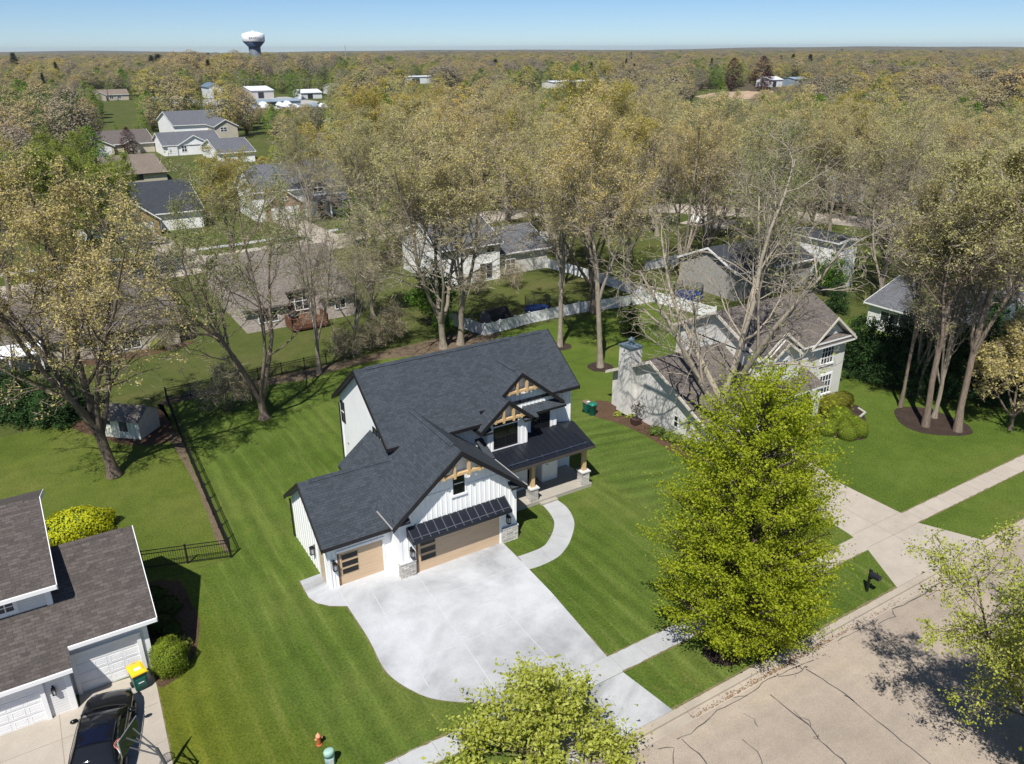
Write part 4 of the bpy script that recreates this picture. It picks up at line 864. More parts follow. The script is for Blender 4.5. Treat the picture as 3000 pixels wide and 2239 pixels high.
rf.build('roof',[M['shingle_brown'],M['trim']],Nr)
b=MB()
rake(b,(35.42,33.2,gz(33.2)),(35.42,38.85,gz(38.85)),(-1,0),.04,.22); rake(b,(35.42,43.7,gz(43.7)),(35.42,38.85,gz(38.85)),(-1,0),.04,.22); rake(b,(42.,34.75,uz(34.75)),(42.,39.4,uz(39.4)),(-1,0),.04,.24); rake(b,(42.,44.05,uz(44.05)),(42.,39.4,uz(39.4)),(-1,0),.04,.24)
for xc,zp,half,p,yf in ((50.05,6.95,2.6,.78,34.72),(44.4,6.85,2.15,.75,34.7),(44.35,6.2,1.55,.70,34.25)):
    for s in (-1,1): rake(b,(xc+s*half,yf,zp-p*half),(xc,yf,zp),(0,-1),.04,.2)
b.build('fascia',plain('cream_trim',(.62,.57,.49),.6),Nr)
b=MB(); b.box(35.2,36.3,40.72,41.98,.25,5.45); ch=b.build('chimney',M['stucco'],Nr); b=MB(); b.box(35.14,36.36,40.66,42.04,5.45,5.55); b.lathe((35.75,41.35,5.55),[(.13,0),(.13,.35),(.25,.36),(.25,.46),(.12,.55),(.05,.62)],14); b.build('chimney_cap',plain('blue_metal_cap',(.16,.22,.27),.4,.4),ch)
window(Nr,(35.88,0,0),LX,36.05,36.5,.95,1.85,M['trim'],M['glass'],.05,(1,2),trimw=.06); lantern(Nr,(35.88,0,0),LX,34.95,1.7,.75)
window(Nr,(0,35.2,0),FX,49.35,50.75,3.1,4.6,M['trim'],M['glass_grey'],.06,(4,3),trimw=.1,sill=M['trim']); window(Nr,(0,35.2,0),FX,49.55,50.95,.55,2.15,M['trim'],M['glass_grey'],.06,(4,3),trimw=.1,sill=M['trim'])
window(Nr,(0,34.65,0),FX,43.75,44.85,3.4,4.75,M['trim'],M['glass_grey'],.06,(4,4),trimw=.12)
b=MB(); b.box(47.2,47.45,33.4,33.65,0,2.5); b.build('porch_column',M['trim'],Nr); panel_door(Nr,(0,33.95,0),FX,36.7,41.6,2.0,4,8,M['trim'],depth=.02)
b=MB(); b.box(35.84,35.9,33.93,34.14,0,2.1); b.box(35.84,36.5,33.91,33.95,0,2.4); b.build('corner_board',M['trim'],Nr)
# planter by the chimney with a bare shrub
x,y,_=gp(*HH(462,1215)); t=thing('planter_pot','square dark planter with a leafy shrub beside the white chimney','planter',(x,y,0)); b=MB(); frust(b,(x,y),.26,.26,.32,.32,0,.5); b.build('pot',plain('dark_planter',(.06,.035,.03),.5),t,False,.02)
b=MB(); rnd=random.Random(4)
for k in range(9):
    a=rnd.random()*6.28; r=rnd.uniform(.05,.45); h=rnd.uniform(.9,1.5); b.tube([(x,y,.45),(x+r*.5*math.cos(a),y+r*.5*math.sin(a),.45+h*.5),(x+r*math.cos(a),y+r*math.sin(a),h)],[.015,.012,.007],4)
    for q in range(16):
        p=(x+r*math.cos(a)+rnd.gauss(0,.1),y+r*math.sin(a)+rnd.gauss(0,.1),h+rnd.gauss(0,.12)); s=.06; d=[rnd.gauss(0,1) for _ in range(6)]
        b.poly([(p[0]+s*d[0],p[1]+s*d[1],p[2]+s*d[2]),(p[0]+s*d[3],p[1]+s*d[4],p[2]+s*d[5]),(p[0]-s*d[0],p[1]-s*d[1],p[2]-s*d[2])])
b.build('shrub',plain('dark_leaf',(.08,.075,.06),.8),t)
# stone edging of the shrub bed
b=MB(); rnd=random.Random(6); E_=[g2(R1,765,1330),g2(R1,797,1303),g2(R1,755,1275)]
for i in range(2):
    for k in range(5): tt=k/5; xx=E_[i][0]*(1-tt)+E_[i+1][0]*tt; yy=E_[i][1]*(1-tt)+E_[i+1][1]*tt; b.lathe((xx,yy,0),[(.09,0),(.10,.06),(.06,.10)],8)
tag(b.build('stone_edging',plain('edging_stone',(.38,.36,.33),.9)),'low pale stone edging around the dark mulch bed by the clipped shrubs','edging')
# ================================================================ fences
def picket_fence(pts,h,label,step=.115,mat=None,post_every=1.9):
    t=thing('metal_fence',label,'fence',(pts[0][0],pts[0][1],0)); m=M['fence_black']
    pk=MB(); rl=MB()
    for (x0,y0),(x1,y1) in zip(pts[:-1],pts[1:]):
        l=math.hypot(x1-x0,y1-y0); ux,uy=(x1-x0)/l,(y1-y0)/l; nx,ny=-uy,ux
        n=int(l/step)
        for i in range(n):
            a=(i+.5)*l/n; x,y=x0+ux*a,y0+uy*a; pk.box(x-.009,x+.009,y-.009,y+.009,.06,h-.02)
        for z in (.12,h*.82,h):
            rl.hexa([(x0-nx*.015,y0-ny*.015,z-.02),(x1-nx*.015,y1-ny*.015,z-.02),(x1+nx*.015,y1+ny*.015,z-.02),(x0+nx*.015,y0+ny*.015,z-.02),(x0-nx*.015,y0-ny*.015,z+.02),(x1-nx*.015,y1-ny*.015,z+.02),(x1+nx*.015,y1+ny*.015,z+.02),(x0+nx*.015,y0+ny*.015,z+.02)])
        k=max(1,round(l/post_every))
        for i in range(k+1):
            if i==k and (x1,y1)!=tuple(pts[-1]): continue
            a=i*l/k; x,y=x0+ux*a,y0+uy*a; b=MB(); b.box(x-.035,x+.035,y-.035,y+.035,0,h+.06); b.box(x-.045,x+.045,y-.045,y+.045,h+.06,h+.09); b.build('post',m,t)
    rl.build('rail',m,t); pk.build('picket_panel',m,t)
picket_fence([(-.2,40.15),(1.59,39.95),(5.81,38.58)],1.15,'short black picket fence run from the grey-sided house to the yard corner')
picket_fence([(5.81,38.62),(5.95,43.5),(6.3,54.5),(6.66,62.5)],1.15,'long black metal picket fence running back along the lawn past the garden shed')
picket_fence([(6.72,62.55),(12,62.9),(20,63.3)],1.05,'black metal picket fence along the rear lot line in the shade behind the double-trunk tree')
def vinyl_fence(pts,h,label):
    t=thing('vinyl_fence',label,'fence',(pts[0][0],pts[0][1],0),'white vinyl fences of the back gardens'); m=M['vinyl']; pn=MB()
    for (x0,y0),(x1,y1) in zip(pts[:-1],pts[1:]):
        l=math.hypot(x1-x0,y1-y0); ux,uy=(x1-x0)/l,(y1-y0)/l; nx,ny=-uy,ux
        def bar(a0,a1,z0,z1,d): pn.hexa([(x0+ux*a+nx*s*d,y0+uy*a+ny*s*d,z) for z in (z0,z1) for a,s in ((a0,-1),(a1,-1),(a1,1),(a0,1))])
        k=max(1,round(l/2.0))
        for i in range(k):
            a0,a1=i*l/k+.07,(i+1)*l/k-.07; n=max(3,int((a1-a0)/.19))
            for j in range(n): bar(a0+(a1-a0)*j/n+.004,a0+(a1-a0)*(j+1)/n-.004,.06,h-.1,.018)
            bar(a0,a1,h-.1,h,.03); bar(a0,a1,.02,.12,.03)
        for i in range(k+1):
            if i==k and (x1,y1)!=tuple(pts[-1]): continue
            a=i*l/k; x,y=x0+ux*a,y0+uy*a; b=MB(); b.box(x-.065,x+.065,y-.065,y+.065,0,h+.07); b.box(x-.085,x+.085,y-.085,y+.085,h+.07,h+.10); b.box(x-.05,x+.05,y-.05,y+.05,h+.10,h+.14); b.build('post',m,t)
    pn.build('panel',m,t)
vinyl_fence([(33.97,68.5),(35.55,62.47),(41.1,63.2),(47.35,63.3),(51.9,62.6),(56.4,62.1)],1.15,'white vinyl fence with a corner right behind the dark roof and around the arched shelter')
vinyl_fence([(57.9,54.3),(56.5,62.1),(56.4,68.7),(55.9,75.5),(54.3,84)],1.2,'white vinyl fence running away between the two trampolines')
a=[g2(K8,1640,540),g2(K8,1830,490),g2(K8,2020,450),g2(K8,2210,480)]
vinyl_fence([g2(K8,*p) for p in ((1640,540),(1830,500),(2010,465),(2214,485))],1.2,'white vinyl fence at the far side of the garden with the second trampoline')
vinyl_fence([g2(K8,*p) for p in ((875,360),(960,345),(1055,325),(1115,310))],1.2,'short white vinyl fence in front of the yellow bush')
# ================================================================ garden shed
t=thing('garden_shed','small garden shed with taupe roof and mossy white boarded front beside the leaning tree','shed',(3.7,58,0))
a0,a1=(1.85,58.35),(3.92,56.45)   # front wall base from left to right
u=np.array([a1[0]-a0[0],a1[1]-a0[1]]); L0=np.linalg.norm(u); u/=L0; v=np.array([-u[1],u[0]]); D0=2.25
def sp(a,d,z): q=np.array(a0)+u*a+v*d; return (q[0],q[1],z)
he,hr=1.55,2.15; b=MB()
def qprism(b,base,m=0):
    (p0,p1)=base
    for a in (0,L0): pass
prf=[(0,0),(D0,0),(D0,he),(D0/2,hr),(0,he)]
n=len(prf); bi=len(b.v)
for a in (0,L0): b.v+= [sp(a,d,z) for d,z in prf]
b.f.append((0,1,2,3,4)); b.f.append((9,8,7,6,5)); b.m+= [0,0]
for i in range(5): j=(i+1)%5; b.f.append((i,5+i,5+j,j)); b.m.append(0)
mossy=NT('mossy_boards'); w_=mossy.coord('World',(9,9,1.)); nz=mossy.noise(w_,1.,5,.6,.4); cc=mossy.ramp(nz,[(.35,(.72,.71,.63)),(.55,(.58,.59,.46)),(.7,(.36,.40,.25))]); mossy.bsdf(cc,.85,0,.2)
b.build('wall',plain('shed_grey',(.55,.50,.45),.8),t)
b=MB()
for k in range(8):
    f0,f1=k*L0/8+.01,(k+1)*L0/8-.01
    b.hexa([sp(f0,-.035,0.02),sp(f1,-.035,.02),sp(f1,-.005,.02),sp(f0,-.005,.02),sp(f0,-.035,1.5),sp(f1,-.035,1.5),sp(f1,-.005,1.5),sp(f0,-.005,1.5)])
fb=b.build('front_boarding',mossy.m,t)
b=MB(); b.slab([sp(-.12,-.2,he-.1),sp(L0+.12,-.2,he-.1),sp(L0+.12,D0/2,hr),sp(-.12,D0/2,hr)],.07); b.slab([sp(-.12,D0+.2,he-.1),sp(-.12,D0/2,hr),sp(L0+.12,D0/2,hr),sp(L0+.12,D0+.2,he-.1)],.07); b.build('roof',M['shingle_taupe'],t)
for f0,f1,z0,z1 in ((.15,.65,.95,1.4),(1.2,1.95,.5,1.35)):
    b=MB(); b.hexa([sp(f,d,z) for z in (z0,z1) for f,d in ((f0,-.06),(f1,-.06),(f1,-.036),(f0,-.036))]); w=b.build('window',M['trim'],t); b=MB(); b.hexa([sp(f,d,z) for z in (z0+.05,z1-.05) for f,d in ((f0+.05,-.07),(f1-.05,-.07),(f1-.05,-.05),(f0+.05,-.05))]); b.build('pane',M['glass_grey'],w)
# ================================================================ trampolines, arched shelter, pergola
def trampoline(x,y,r,net,label):
    t=thing('trampoline',label,'trampoline',(x,y,0)); bl=M['tramp_blue']; h=.72
    b=MB(); b.lathe((x,y,0),[(r*.86,h-.03),(r,h-.03),(r+.02,h),(r,h+.04),(r*.86,h+.04)],28); b.build('pad',bl,t)
    b=MB(); b.poly([(x+r*.87*math.cos(a),y+r*.87*math.sin(a),h) for a in np.linspace(0,6.283,25)[:-1]]); b.build('mat',M['black'],t)
    b=MB(); b.lathe((x,y,0),[(r,h-.3),(r+.005,h-.04)],28); b.build('skirt',bl,t)
    for k in range(4):
        a=k*1.571+.4; b=MB(); xx,yy=x+r*.95*math.cos(a),y+r*.95*math.sin(a); b.tube([(xx,yy,h-.1),(xx,yy,.05),(xx-.3*math.sin(a),yy+.3*math.cos(a),.03)],.03,6); b.build('leg',M['tramp_steel'],t)
    for k in range(6):
        a=k*1.047+.2; b=MB(); xx,yy=x+(r+.03)*math.cos(a),y+(r+.03)*math.sin(a); b.tube([(xx,yy,.2),(xx,yy,h+net)],.028,6); b.build('pole',bl if k%2 else M['tramp_steel'],t)
    b=MB(); 
    for k in range(72):
        a=k*.0873; xx,yy=x+(r-.02)*math.cos(a),y+(r-.02)*math.sin(a); b.tube([(xx,yy,h),(xx,yy,h+net)],.009,3,cap=False)
    for q in range(9): b.tube([(x+(r-.02)*math.cos(a),y+(r-.02)*math.sin(a),h+.1+q*(net-.1)/8) for a in np.linspace(0,6.283,29)],.009,3,cap=False)
    b.build('net',M['black'],t)
M['tramp_blue']=plain('blue_pad',(.010,.04,.17),.5,0,.3,.08); M['tramp_steel']=plain('tramp_steel',(.1,.1,.12),.5,.5)
trampoline(43.4,65.2,1.3,1.25,'netted trampoline with a blue pad behind the white fence near the arched shelter'); trampoline(60.1,60.6,1.55,1.1,'blue-rimmed trampoline behind the right neighbour, beside the white fence')
x,y=g2(K8,600,885); t=thing('arched_shelter','dark arched storage shelter with a grey boarded end behind the white fence corner','shelter',(x,y,0))
b=MB(); w=.95; Lg=2.6; u=np.array([.98,.17]); v=np.array([-.17,.98])
Q=lambda a,d,z: (x+u[0]*a+v[0]*d,y+u[1]*a+v[1]*d,z)
arc=[(w*math.cos(a),1.35*math.sin(a)**.8) for a in np.linspace(0.001,math.pi-.001,13)]
for i in range(12):
    (d0,z0),(d1,z1)=arc[i],arc[i+1]; b.hexa([Q(.1,d0,z0),Q(.1+Lg,d0,z0),Q(.1+Lg,d0*.94,z0*.95),Q(.1,d0*.94,z0*.95),Q(.1,d1,z1),Q(.1+Lg,d1,z1),Q(.1+Lg,d1*.94,z1*.95),Q(.1,d1*.94,z1*.95)])
b.build('cover',plain('dark_tarp',(.03,.028,.028),.6,0,.3,.3,3.),t)
b=MB(); n=len(arc); bi=0; b.v=[Q(.08,d,z) for d,z in arc]+[Q(.16,d,z) for d,z in arc]; b.f=[tuple(range(n)),tuple(range(2*n-1,n-1,-1))]; b.m=[0,0]
b.build('end_wall',wood('grey_boards',(.30,.28,.26),2,.25),t)
# ================================================================ houses behind
def house(label,wall,roofm,blocks,extras=None,loc=None,group=None,name='house',trim=None):
    """blocks: (axis,a0,a1,h0,h1,wallheight,pitch[,mat index])"""
    a=blocks[0]; cx=(a[1]+a[2])/2; cy=(a[3]+a[4])/2
    if a[0]=='Y': cx,cy=cy,cx
    t=thing(name,label,'house',(cx,cy,0),group); b=MB(); r=MB(); fa=MB()
    for bl in blocks:
        ax,a0,a1,h0,h1,ze,p=bl[:7]; m=bl[7] if len(bl)>7 else 0; z0=bl[8] if len(bl)>8 else 0
        hc,zr,z=gable(b,ax,a0,a1,h0,h1,z0,ze,p,.4,.35,.15,True,m,r)
        for ae,sg in ((a0-.35,-1),(a1+.35,1)):
            for hh in (h0-.4,h1+.4):
                P=(lambda a,h,zz:(a,h,zz)) if ax=='X' else (lambda a,h,zz:(h,a,zz)); d=(sg,0) if ax=='X' else (0,sg)
                rake(fa,P(ae,hh,z(hh)),P(ae,hc,zr),d,.05,.22)
        P0=h0-.4; 
        if ax=='X': fa.box(a0-.35,a1+.35,h0-.46,h0-.4,z(h0-.4)-.16,z(h0-.4)-.02)
    b.build('wall',wall if isinstance(wall,list) else [wall],t); r.build('roof',[roofm,trim or M['trim']],t); fa.build('fascia',trim or M['trim'],t)
    if extras: extras(t)
    return t
TR,GL=M['trim'],M['glass_grey']
def ex(t):
    for x0,x1,z0,z1,Y in ((16.9+.6,16.9+2.6,.75,2.0,75.45),(25.3,26.5,.9,2.0,75.45)): window(t,(0,Y,0),FX,x0,x1,z0,z1,TR,GL,.09,(2,0))
    window(t,(0,77.2,0),FX,20.9,23.4,.9,2.9,TR,GL,.09,(3,2))
    d=thing('garden_deck','brown timber deck with railing at the back of the pale brick house','deck',(21.6,74.2,0)); b=MB(); b.box(20.1,23.7,73.1,77.1,.35,.55); b.build('deck_floor',M['deck'],d)
    b=MB()
    for (x0,y0,x1,y1) in ((20.1,73.1,23.7,73.1),(20.1,73.1,20.1,75.4),(23.7,73.1,23.7,75.4)):
        l=math.hypot(x1-x0,y1-y0); n=int(l/.14)
        for i in range(n+1): q=i/n; xx,yy=x0+(x1-x0)*q,y0+(y1-y0)*q; b.box(xx-.025,xx+.025,yy-.025,yy+.025,.2,1.35)
        b.box(min(x0,x1)-.05,max(x0,x1)+.05,min(y0,y1)-.05,max(y0,y1)+.05,1.35,1.42)
    b.build('railing',M['deck'],d)
    g=thing('barbecue_grill','dark covered grill standing on the brown timber deck','grill',(20.8,74.6,.55)); b=MB(); b.lathe((20.8,74.6,.55),[(.3,0),(.34,.5),(.4,.6),(.36,.85),(.15,.98)],14,0,1.3,.8); b.build('grill_cover',M['black'],g,True); b=MB(); b.lathe((20.8,74.6,.55),[(.05,.98),(.06,1.04)],8); b.build('handle',M['tramp_steel'],g)
h4=house('pale brick ranch house with a wide brown roof and a timber deck',[M['brick_pale']],M['shingle_taupe'],[('X',16.3,27.4,77.3,91.6,3.28,.36)],ex,trim=plain('brown_trim',(.12,.10,.085),.6))
def ex(t):
    window(t,(0,76.1,0),FX,5.2,6.9,.3,2.1,TR,GL,.08,(2,0)); window(t,(0,76.1,0),FX,2.2,3.4,.9,2.0,TR,GL,.08,(2,0))
z4=lambda Y:3.28+.36*(Y-77.3)
for x0,x1 in ((15.95,20.75),(23.65,27.75)): 
    b=MB(); b.box(max(x0+.35,16.3) if x0<20 else 23.95,min(x1-.3,27.4) if x0>20 else 20.45,75.45,77.28,0,2.55); q=b.build('projecting_bay',M['brick_pale'],h4)
    b=MB(); b.slab([(x0,75.0,z4(75.)),(x1,75.0,z4(75.)),(x1,77.0,z4(77.)),(x0,77.0,z4(77.))],.15); b.build('bay_roof',M['shingle_taupe'],q)
house('tan brick ranch house with a long brown roof behind the leaning yellow-budding tree',[M['brick_tan']],M['shingle_brown'],[('X',-16,10.25,76.1,88,2.5,.40)],ex,trim=plain('brown_trim2',(.15,.12,.10),.6))
t=thing('patio_roof','white patio roof on slender posts behind the leaning tree at the left edge','pergola',(-4.5,75,0)); b=MB(); b.slab([(-9,73.4,2.25),(-.9,73.4,2.25),(-.9,76.0,2.5),(-9,76.0,2.5)],.1)
for i in range(9): b.box(-9+i*.98,-8.92+i*.98,73.3,76,2.28,2.42)
b.build('roof_panel',TR,t)
for x in (-8.5,-5.5,-3.4,-1.1): b=MB(); b.box(x-.07,x+.07,73.5,73.64,0,2.2); b.build('post',TR,t)
def ex(t):
    panel_door(t,(0,128.9,0),FX,34.3,38.9,2.1,4,8,TR,depth=.03); window(t,(0,128.9,0),FX,41.2,43.2,4.0,5.6,TR,GL,.1,(2,2)); window(t,(0,128.9,0),FX,36.0,37.2,3.1,3.7,TR,GL,.1,(2,0))
    for x in (43.6,45.6): b=MB(); b.box(x-.1,x+.1,127.0,127.2,0,2.6); b.build('porch_post',TR,t)
    b=MB(); b.slab([(40,126.8,2.6),(47,126.8,2.6),(47,129,3.4),(40,129,3.4)],.12); b.build('porch_roof',M['shingle_gray'],t)
    b=MB(); b.box(42,43,128.8,128.95,.1,2.2); b.build('front_door',M['jamb'],t); window(t,(0,128.95,0),FX,44,45.4,.7,2.2,TR,GL,.08,(3,2))
house('white two-storey house with a red brick garage gable across the back street',[M['white_lap'],M['brick']],M['shingle_gray'],[('X',32,47,129.2,140,5.0,.6),('Y',128.95,136,33.4,39.6,2.7,.75,1),('Y',129.0,138,40.6,43.8,5.2,.9)],ex)
def ex(t): window(t,(0,128.2,0),FX,13.5,14.4,3.3,4.1,TR,GL,.14,(2,2)); panel_door(t,(0,128.2,0),FX,11.4,16.4,2.1,4,8,TR,depth=.03)
house('house with a brown brick gable and dark slate roof behind the yellow-budding tree',[M['white_lap'],plain('tan_brick_gable',(.36,.25,.14),.9)],M['shingle_dark'],[('X',6,24,130.5,150,2.9,.34),('Y',128.2,140,10.6,17.2,2.7,.8,1)],ex)
def ex(t): window(t,(0,171.9,0),FX,19.5,23.5,2.7,3.4,M['black'],GL,.12,(4,0))
house('house with a long plain taupe roof and a low dark window strip, left middle distance',[M['tan_lap']],M['shingle_tan'],[('X',14,27,178,206,2.8,.16)],lambda t: window(t,(0,178,0),FX,18.0,22.5,1.5,2.5,M['black'],GL,.12,(4,0)),trim=M['black'])
def ex(t):
    panel_door(t,(0,230,0),FX,36.2,38.6,2.2,4,4,TR,depth=.03); window(t,(0,230,0),FX,39.6,41.0,.8,2.4,TR,GL,.12,(2,2)); window(t,(0,252,0),FX,55,57,3.4,4.8,TR,GL,.12,(2,2))
house('white-gabled house with slate-grey roofs and a small white garage door among far trees',[M['white_lap'],M['tan_lap']],M['shingle_gray'],[('X',35.2,50,230.3,246,2.8,.32),('Y',230,240,39,47,2.8,.55),('X',44,52.5,206.5,226,2.6,.25),('X',44,58,262,290,5.2,.22),('Y',252,270,53.5,60,5.2,.55,1)],ex)
def ex(t): panel_door(t,(0,240.5,0),FX,19.5,24,2.2,4,8,TR,depth=.03)
house('brown-roofed house with a small double gable, left far distance',[M['tan_lap']],M['shingle_brown'],[('X',17,35,243,268,2.6,.2),('Y',240.5,254,17,24.5,2.6,.5),('Y',240.8,254,27,31,2.8,.5)],ex)
house('house with a hipped brown roof partly hidden by green trees, left of centre',[M['tan_lap']],M['shingle_brown'],[('X',62,76,200,222,2.6,.26)],lambda t: [window(t,(0,200,0),FX,a,a+1.8,.8,2.1,TR,GL,.1,(2,0)) for a in (64,68,72)])
house('house with a dark slate roof low among trees beside a spruce',[M['tan_lap']],M['shingle_dark'],[('X',97,109,262,282,2.6,.22),('Y',259,270,104,110,2.6,.5)],lambda t: [window(t,(0,262,0),FX,a,a+1.8,.8,2.1,TR,GL,.1,(2,0)) for a in (98.5,101.5)])
def ex(t):
    for x0,x1,z0,z1 in ((43.2,44.4,3.3,4.5),(45.6,46.8,3.3,4.5),(48.2,49.6,.9,2.2)): window(t,(0,79.4,0),FX,x0,x1,z0,z1,TR,GL,.08,(2,2))
    window(t,(0,79.4,0),FX,44.6,46.4,.2,2.2,TR,GL,.08,(2,0))
house('white house with slate roof behind the bare trees and white garden fence, centre',[M['white_lap'],M['cream_lap']],M['shingle_gray'],[('X',39.6,47.4,79.4,90,4.6,.42),('X',47.4,55,80.5,90,2.9,.42,1)],ex)
house('narrow white-gabled house behind bare trees and the yellow bush',[M['white_lap']],M['shingle_gray'],[('Y',97.5,104,73.6,77.0,4.6,.7),('X',76.3,81,98.5,104,2.8,.4)],lambda t: (window(t,(0,97.5,0),FX,74.6,76,2.9,4.2,TR,GL,.08,(2,2)),window(t,(0,98.5,0),FX,77.6,79.4,.9,2.1,TR,GL,.08,(2,0))))
def ex(t): window(t,(0,57.5,0),FX,72,73.6,.9,2.1,TR,GL,.08,(2,0))
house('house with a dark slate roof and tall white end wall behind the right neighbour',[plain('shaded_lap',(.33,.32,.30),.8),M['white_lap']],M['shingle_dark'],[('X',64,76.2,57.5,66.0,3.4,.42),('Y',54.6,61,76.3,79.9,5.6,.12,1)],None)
def ex(t):
    window(t,(68.6,0,0),LX,40.2,43.2,1.0,2.1,TR,GL,.1,(3,0)); window(t,(0,34.3,0),FX,73.5,76,1,2.2,TR,GL,.08,(2,0))
house('low house with a broad charcoal-grey roof behind the dark pines at the right',[M['grey_lap']],M['shingle_gray'],[('Y',34.2,44.5,68.6,78.4,2.7,.36),('X',77,94,30.5,42,2.7,.3)],ex)
house('pale house half hidden by budding trees at the right edge',[M['white_lap']],M['shingle_gray'],[('X',117,130,60,72,4.8,.4)],lambda t: [window(t,(117,0,0),LX,a,a+1.4,z,z+1.4,TR,GL,.08,(2,2)) for a in (61.5,65.5,69) for z in (.8,3.2)]+[window(t,(0,60,0),FX,a,a+1.5,z,z+1.4,TR,GL,.08,(2,2)) for a in (118.5,122.5,126.5) for z in (.8,3.2)])
house('small peaked cream gable far behind the budding trees, right of centre',[M['cream_lap']],M['shingle_gray'],[('Y',88,93,125.3,128.3,3.6,.8)],lambda t: window(t,(0,88,0),FX,126.2,127.4,1.6,2.8,TR,GL,.08,(2,2)))
house('house with a taupe roof and pale gables far off, upper left',[M['tan_lap']],M['shingle_tan'],[('X',49,66,522,536,3.2,.35),('Y',519,530,48,54,3.2,.5)],lambda t: [window(t,(0,522,0),FX,a,a+2,.8,2.3,TR,GL,.14,(2,0)) for a in (56,60)])
# mid-distance sheds and halls
M['white_metal']=plain('white_metal_roof',(.72,.74,.76),.5,.1,.3,.05,.2); M['blue_metal']=plain('blue_metal_roof',(.16,.22,.27),.5,.2); M['blue_grey']=plain('blue_grey_cover',(.23,.29,.34),.6,0,.3,.2,.2)
def hall(label,x0,x1,y0,y1,h,p,wall,roof,axis='X'):
    t=thing('storage_hall',label,'building',((x0+x1)/2,(y0+y1)/2,0)); b=MB(); r=MB()
    if axis=='X': gable(b,'X',x0,x1,y0,y1,0,h,p,.5,.4,.2,True,0,r)
    else: gable(b,'Y',y0,y1,x0,x1,0,h,p,.5,.4,.2,True,0,r)
    b.build('wall',wall,t); r.build('roof',[roof,roof],t)
    b=MB(); b.box(x0+(x1-x0)*.3,x0+(x1-x0)*.55,y0-.06,y0+.02,0,h*.75); b.build('door',M['glass_grey'],t); return t
hall('small white hall with a blue-grey metal roof among far trees below the water tower',107,115,505,525,6.5,.5,M['white_metal'],M['blue_metal'],'Y')
hall('long white-roofed hall below the water tower',127,140,490,520,4.5,.12,plain('hall_wall',(.5,.48,.46)),M['white_metal'])
hall('low white shed right of the white-roofed hall',150,162,470,485,3.4,.2,M['white_metal'],M['white_metal'])
hall('white-roofed hall by the round green tree',182,195,500,525,4.5,.15,M['white_metal'],M['white_metal'])
hall('long low white building in the far trees left of centre',286,314,630,642,5.5,.08,M['white_metal'],M['white_metal'])
hall('long pale building far off near the centre',335,372,486,500,4.5,.08,M['cream_lap'],M['white_metal'])
hall('white block building far off right of the long pale one',372,392,470,482,7,.05,M['white_metal'],M['white_metal'])
hall('white house with an arched window far off at the right',470,484,412,424,5,.3,M['white_metal'],M['white_metal'])
hall('blue-grey hall far off at the right',492,508,408,420,5,.2,M['blue_grey'],M['blue_grey']); hall('pale hall at the far right behind budding trees',512,524,398,410,5,.2,M['white_metal'],M['white_metal'])
hall('long low blue-grey shed along the storage yard',104,132,416,426,2.4,.15,M['blue_grey'],M['blue_grey'])
hall('low pale blue-grey shed at the left of the storage yard',72,90,470,482,2.6,.15,M['blue_grey'],M['white_metal'])
b=MB(); rnd=random.Random(5)
for k in range(34):
    a=rnd.random(); x=78+a*50+rnd.uniform(-4,4); y=478-a*62+rnd.uniform(-20,16)-30; w,l,h=rnd.uniform(1.1,1.6),rnd.uniform(2.5,4.5),rnd.uniform(1.0,2.0)
    tt=thing('covered_boat','covered boat on its trailer in the storage yard below the water tower','boat',(x,y,0),'covered boats in the far storage yard') 
    bb=MB(); bb.hexa([(x-w*.6,y-l,.5),(x+w*.6,y-l,.5),(x+w*.6,y+l,.5),(x-w*.6,y+l,.5),(x-w,y-l*1.05,1.2),(x+w,y-l*1.05,1.2),(x+w,y+l,1.2),(x-w,y+l,1.2)]); bb.hexa([(x-w,y-l,1.2),(x+w,y-l,1.2),(x+w,y+l,1.2),(x-w,y+l,1.2),(x-w*.1,y-l*.7,1.2+h),(x+w*.1,y-l*.7,1.2+h),(x+w*.1,y+l*.7,1.2+h),(x-w*.1,y+l*.7,1.2+h)]); bb.build('hull_and_cover',[M['blue_grey'],M['white_metal'],M['white_metal']][k%3],tt)
    bb=MB(); bb.tube([(x-w,y,.3),(x+w,y,.3)],.3,10); bb.build('wheel',M['black'],tt)
sheet('gravel_yard',[(62,372),(130,400),(150,440),(150,500),(84,500),(66,430)],.02,plain('pale_gravel',(.36,.35,.33),.9,0,.2,.15,.1))
sheet('bare_field',[(325,322),(362,318),(430,372),(405,392),(345,356)],.02,plain('bare_soil',(.40,.29,.20),.95,0,.1,.15,.05))
# white parked cars seen through the trees
def small_car(x,y,rot,col,label,name='parked_car'):
    t=thing(name,label,'car',(0,0,.02)); b=MB()
    pr=[(-2.2,.3),(2.2,.3),(2.25,.75),(1.9,.92),(1.0,.98),(.4,1.42),(-1.3,1.45),(-2.1,1.02),(-2.25,.7)]; b.prism([(h,z) for h,z in pr],'Y',-.9,.9); b.build('body',plain(label[:9]+'_paint',col,.3,0,.5,.03),t,False,.08)
    b=MB(); b.prism([(1.0,1.0),(.42,1.36),(-1.28,1.39),(-1.9,1.03)],'Y',-.915,.915); b.build('side_window',M['glass'],t)
    for a in (-1.4,1.4):
        for s in (-1,1): b=MB(); b.tube([(a,s*.75,.32),(a,s*.93,.32)],.32,14); b.build('wheel',M['black'],t)
    t.location=(x,y,.02); t.rotation_euler=(0,0,rot)
x,y=g2(K8,2000,225); small_car(x,y,.4,(.75,.75,.74),'white parked car in a drive seen between bare trunks')
x,y=g2(V_,810,1010); small_car(x,y,.9,(.45,.01,.02),'red parked car glimpsed through the bare branches')
sheet('back_driveway',[(34.3,128.8),(39,128.8),(39.5,113.5),(34.5,112.5)],.016,M['concrete_tan']); sheet('back_driveway',[(11,128),(17,128),(20,110),(12,108)],.016,M['concrete_tan'])
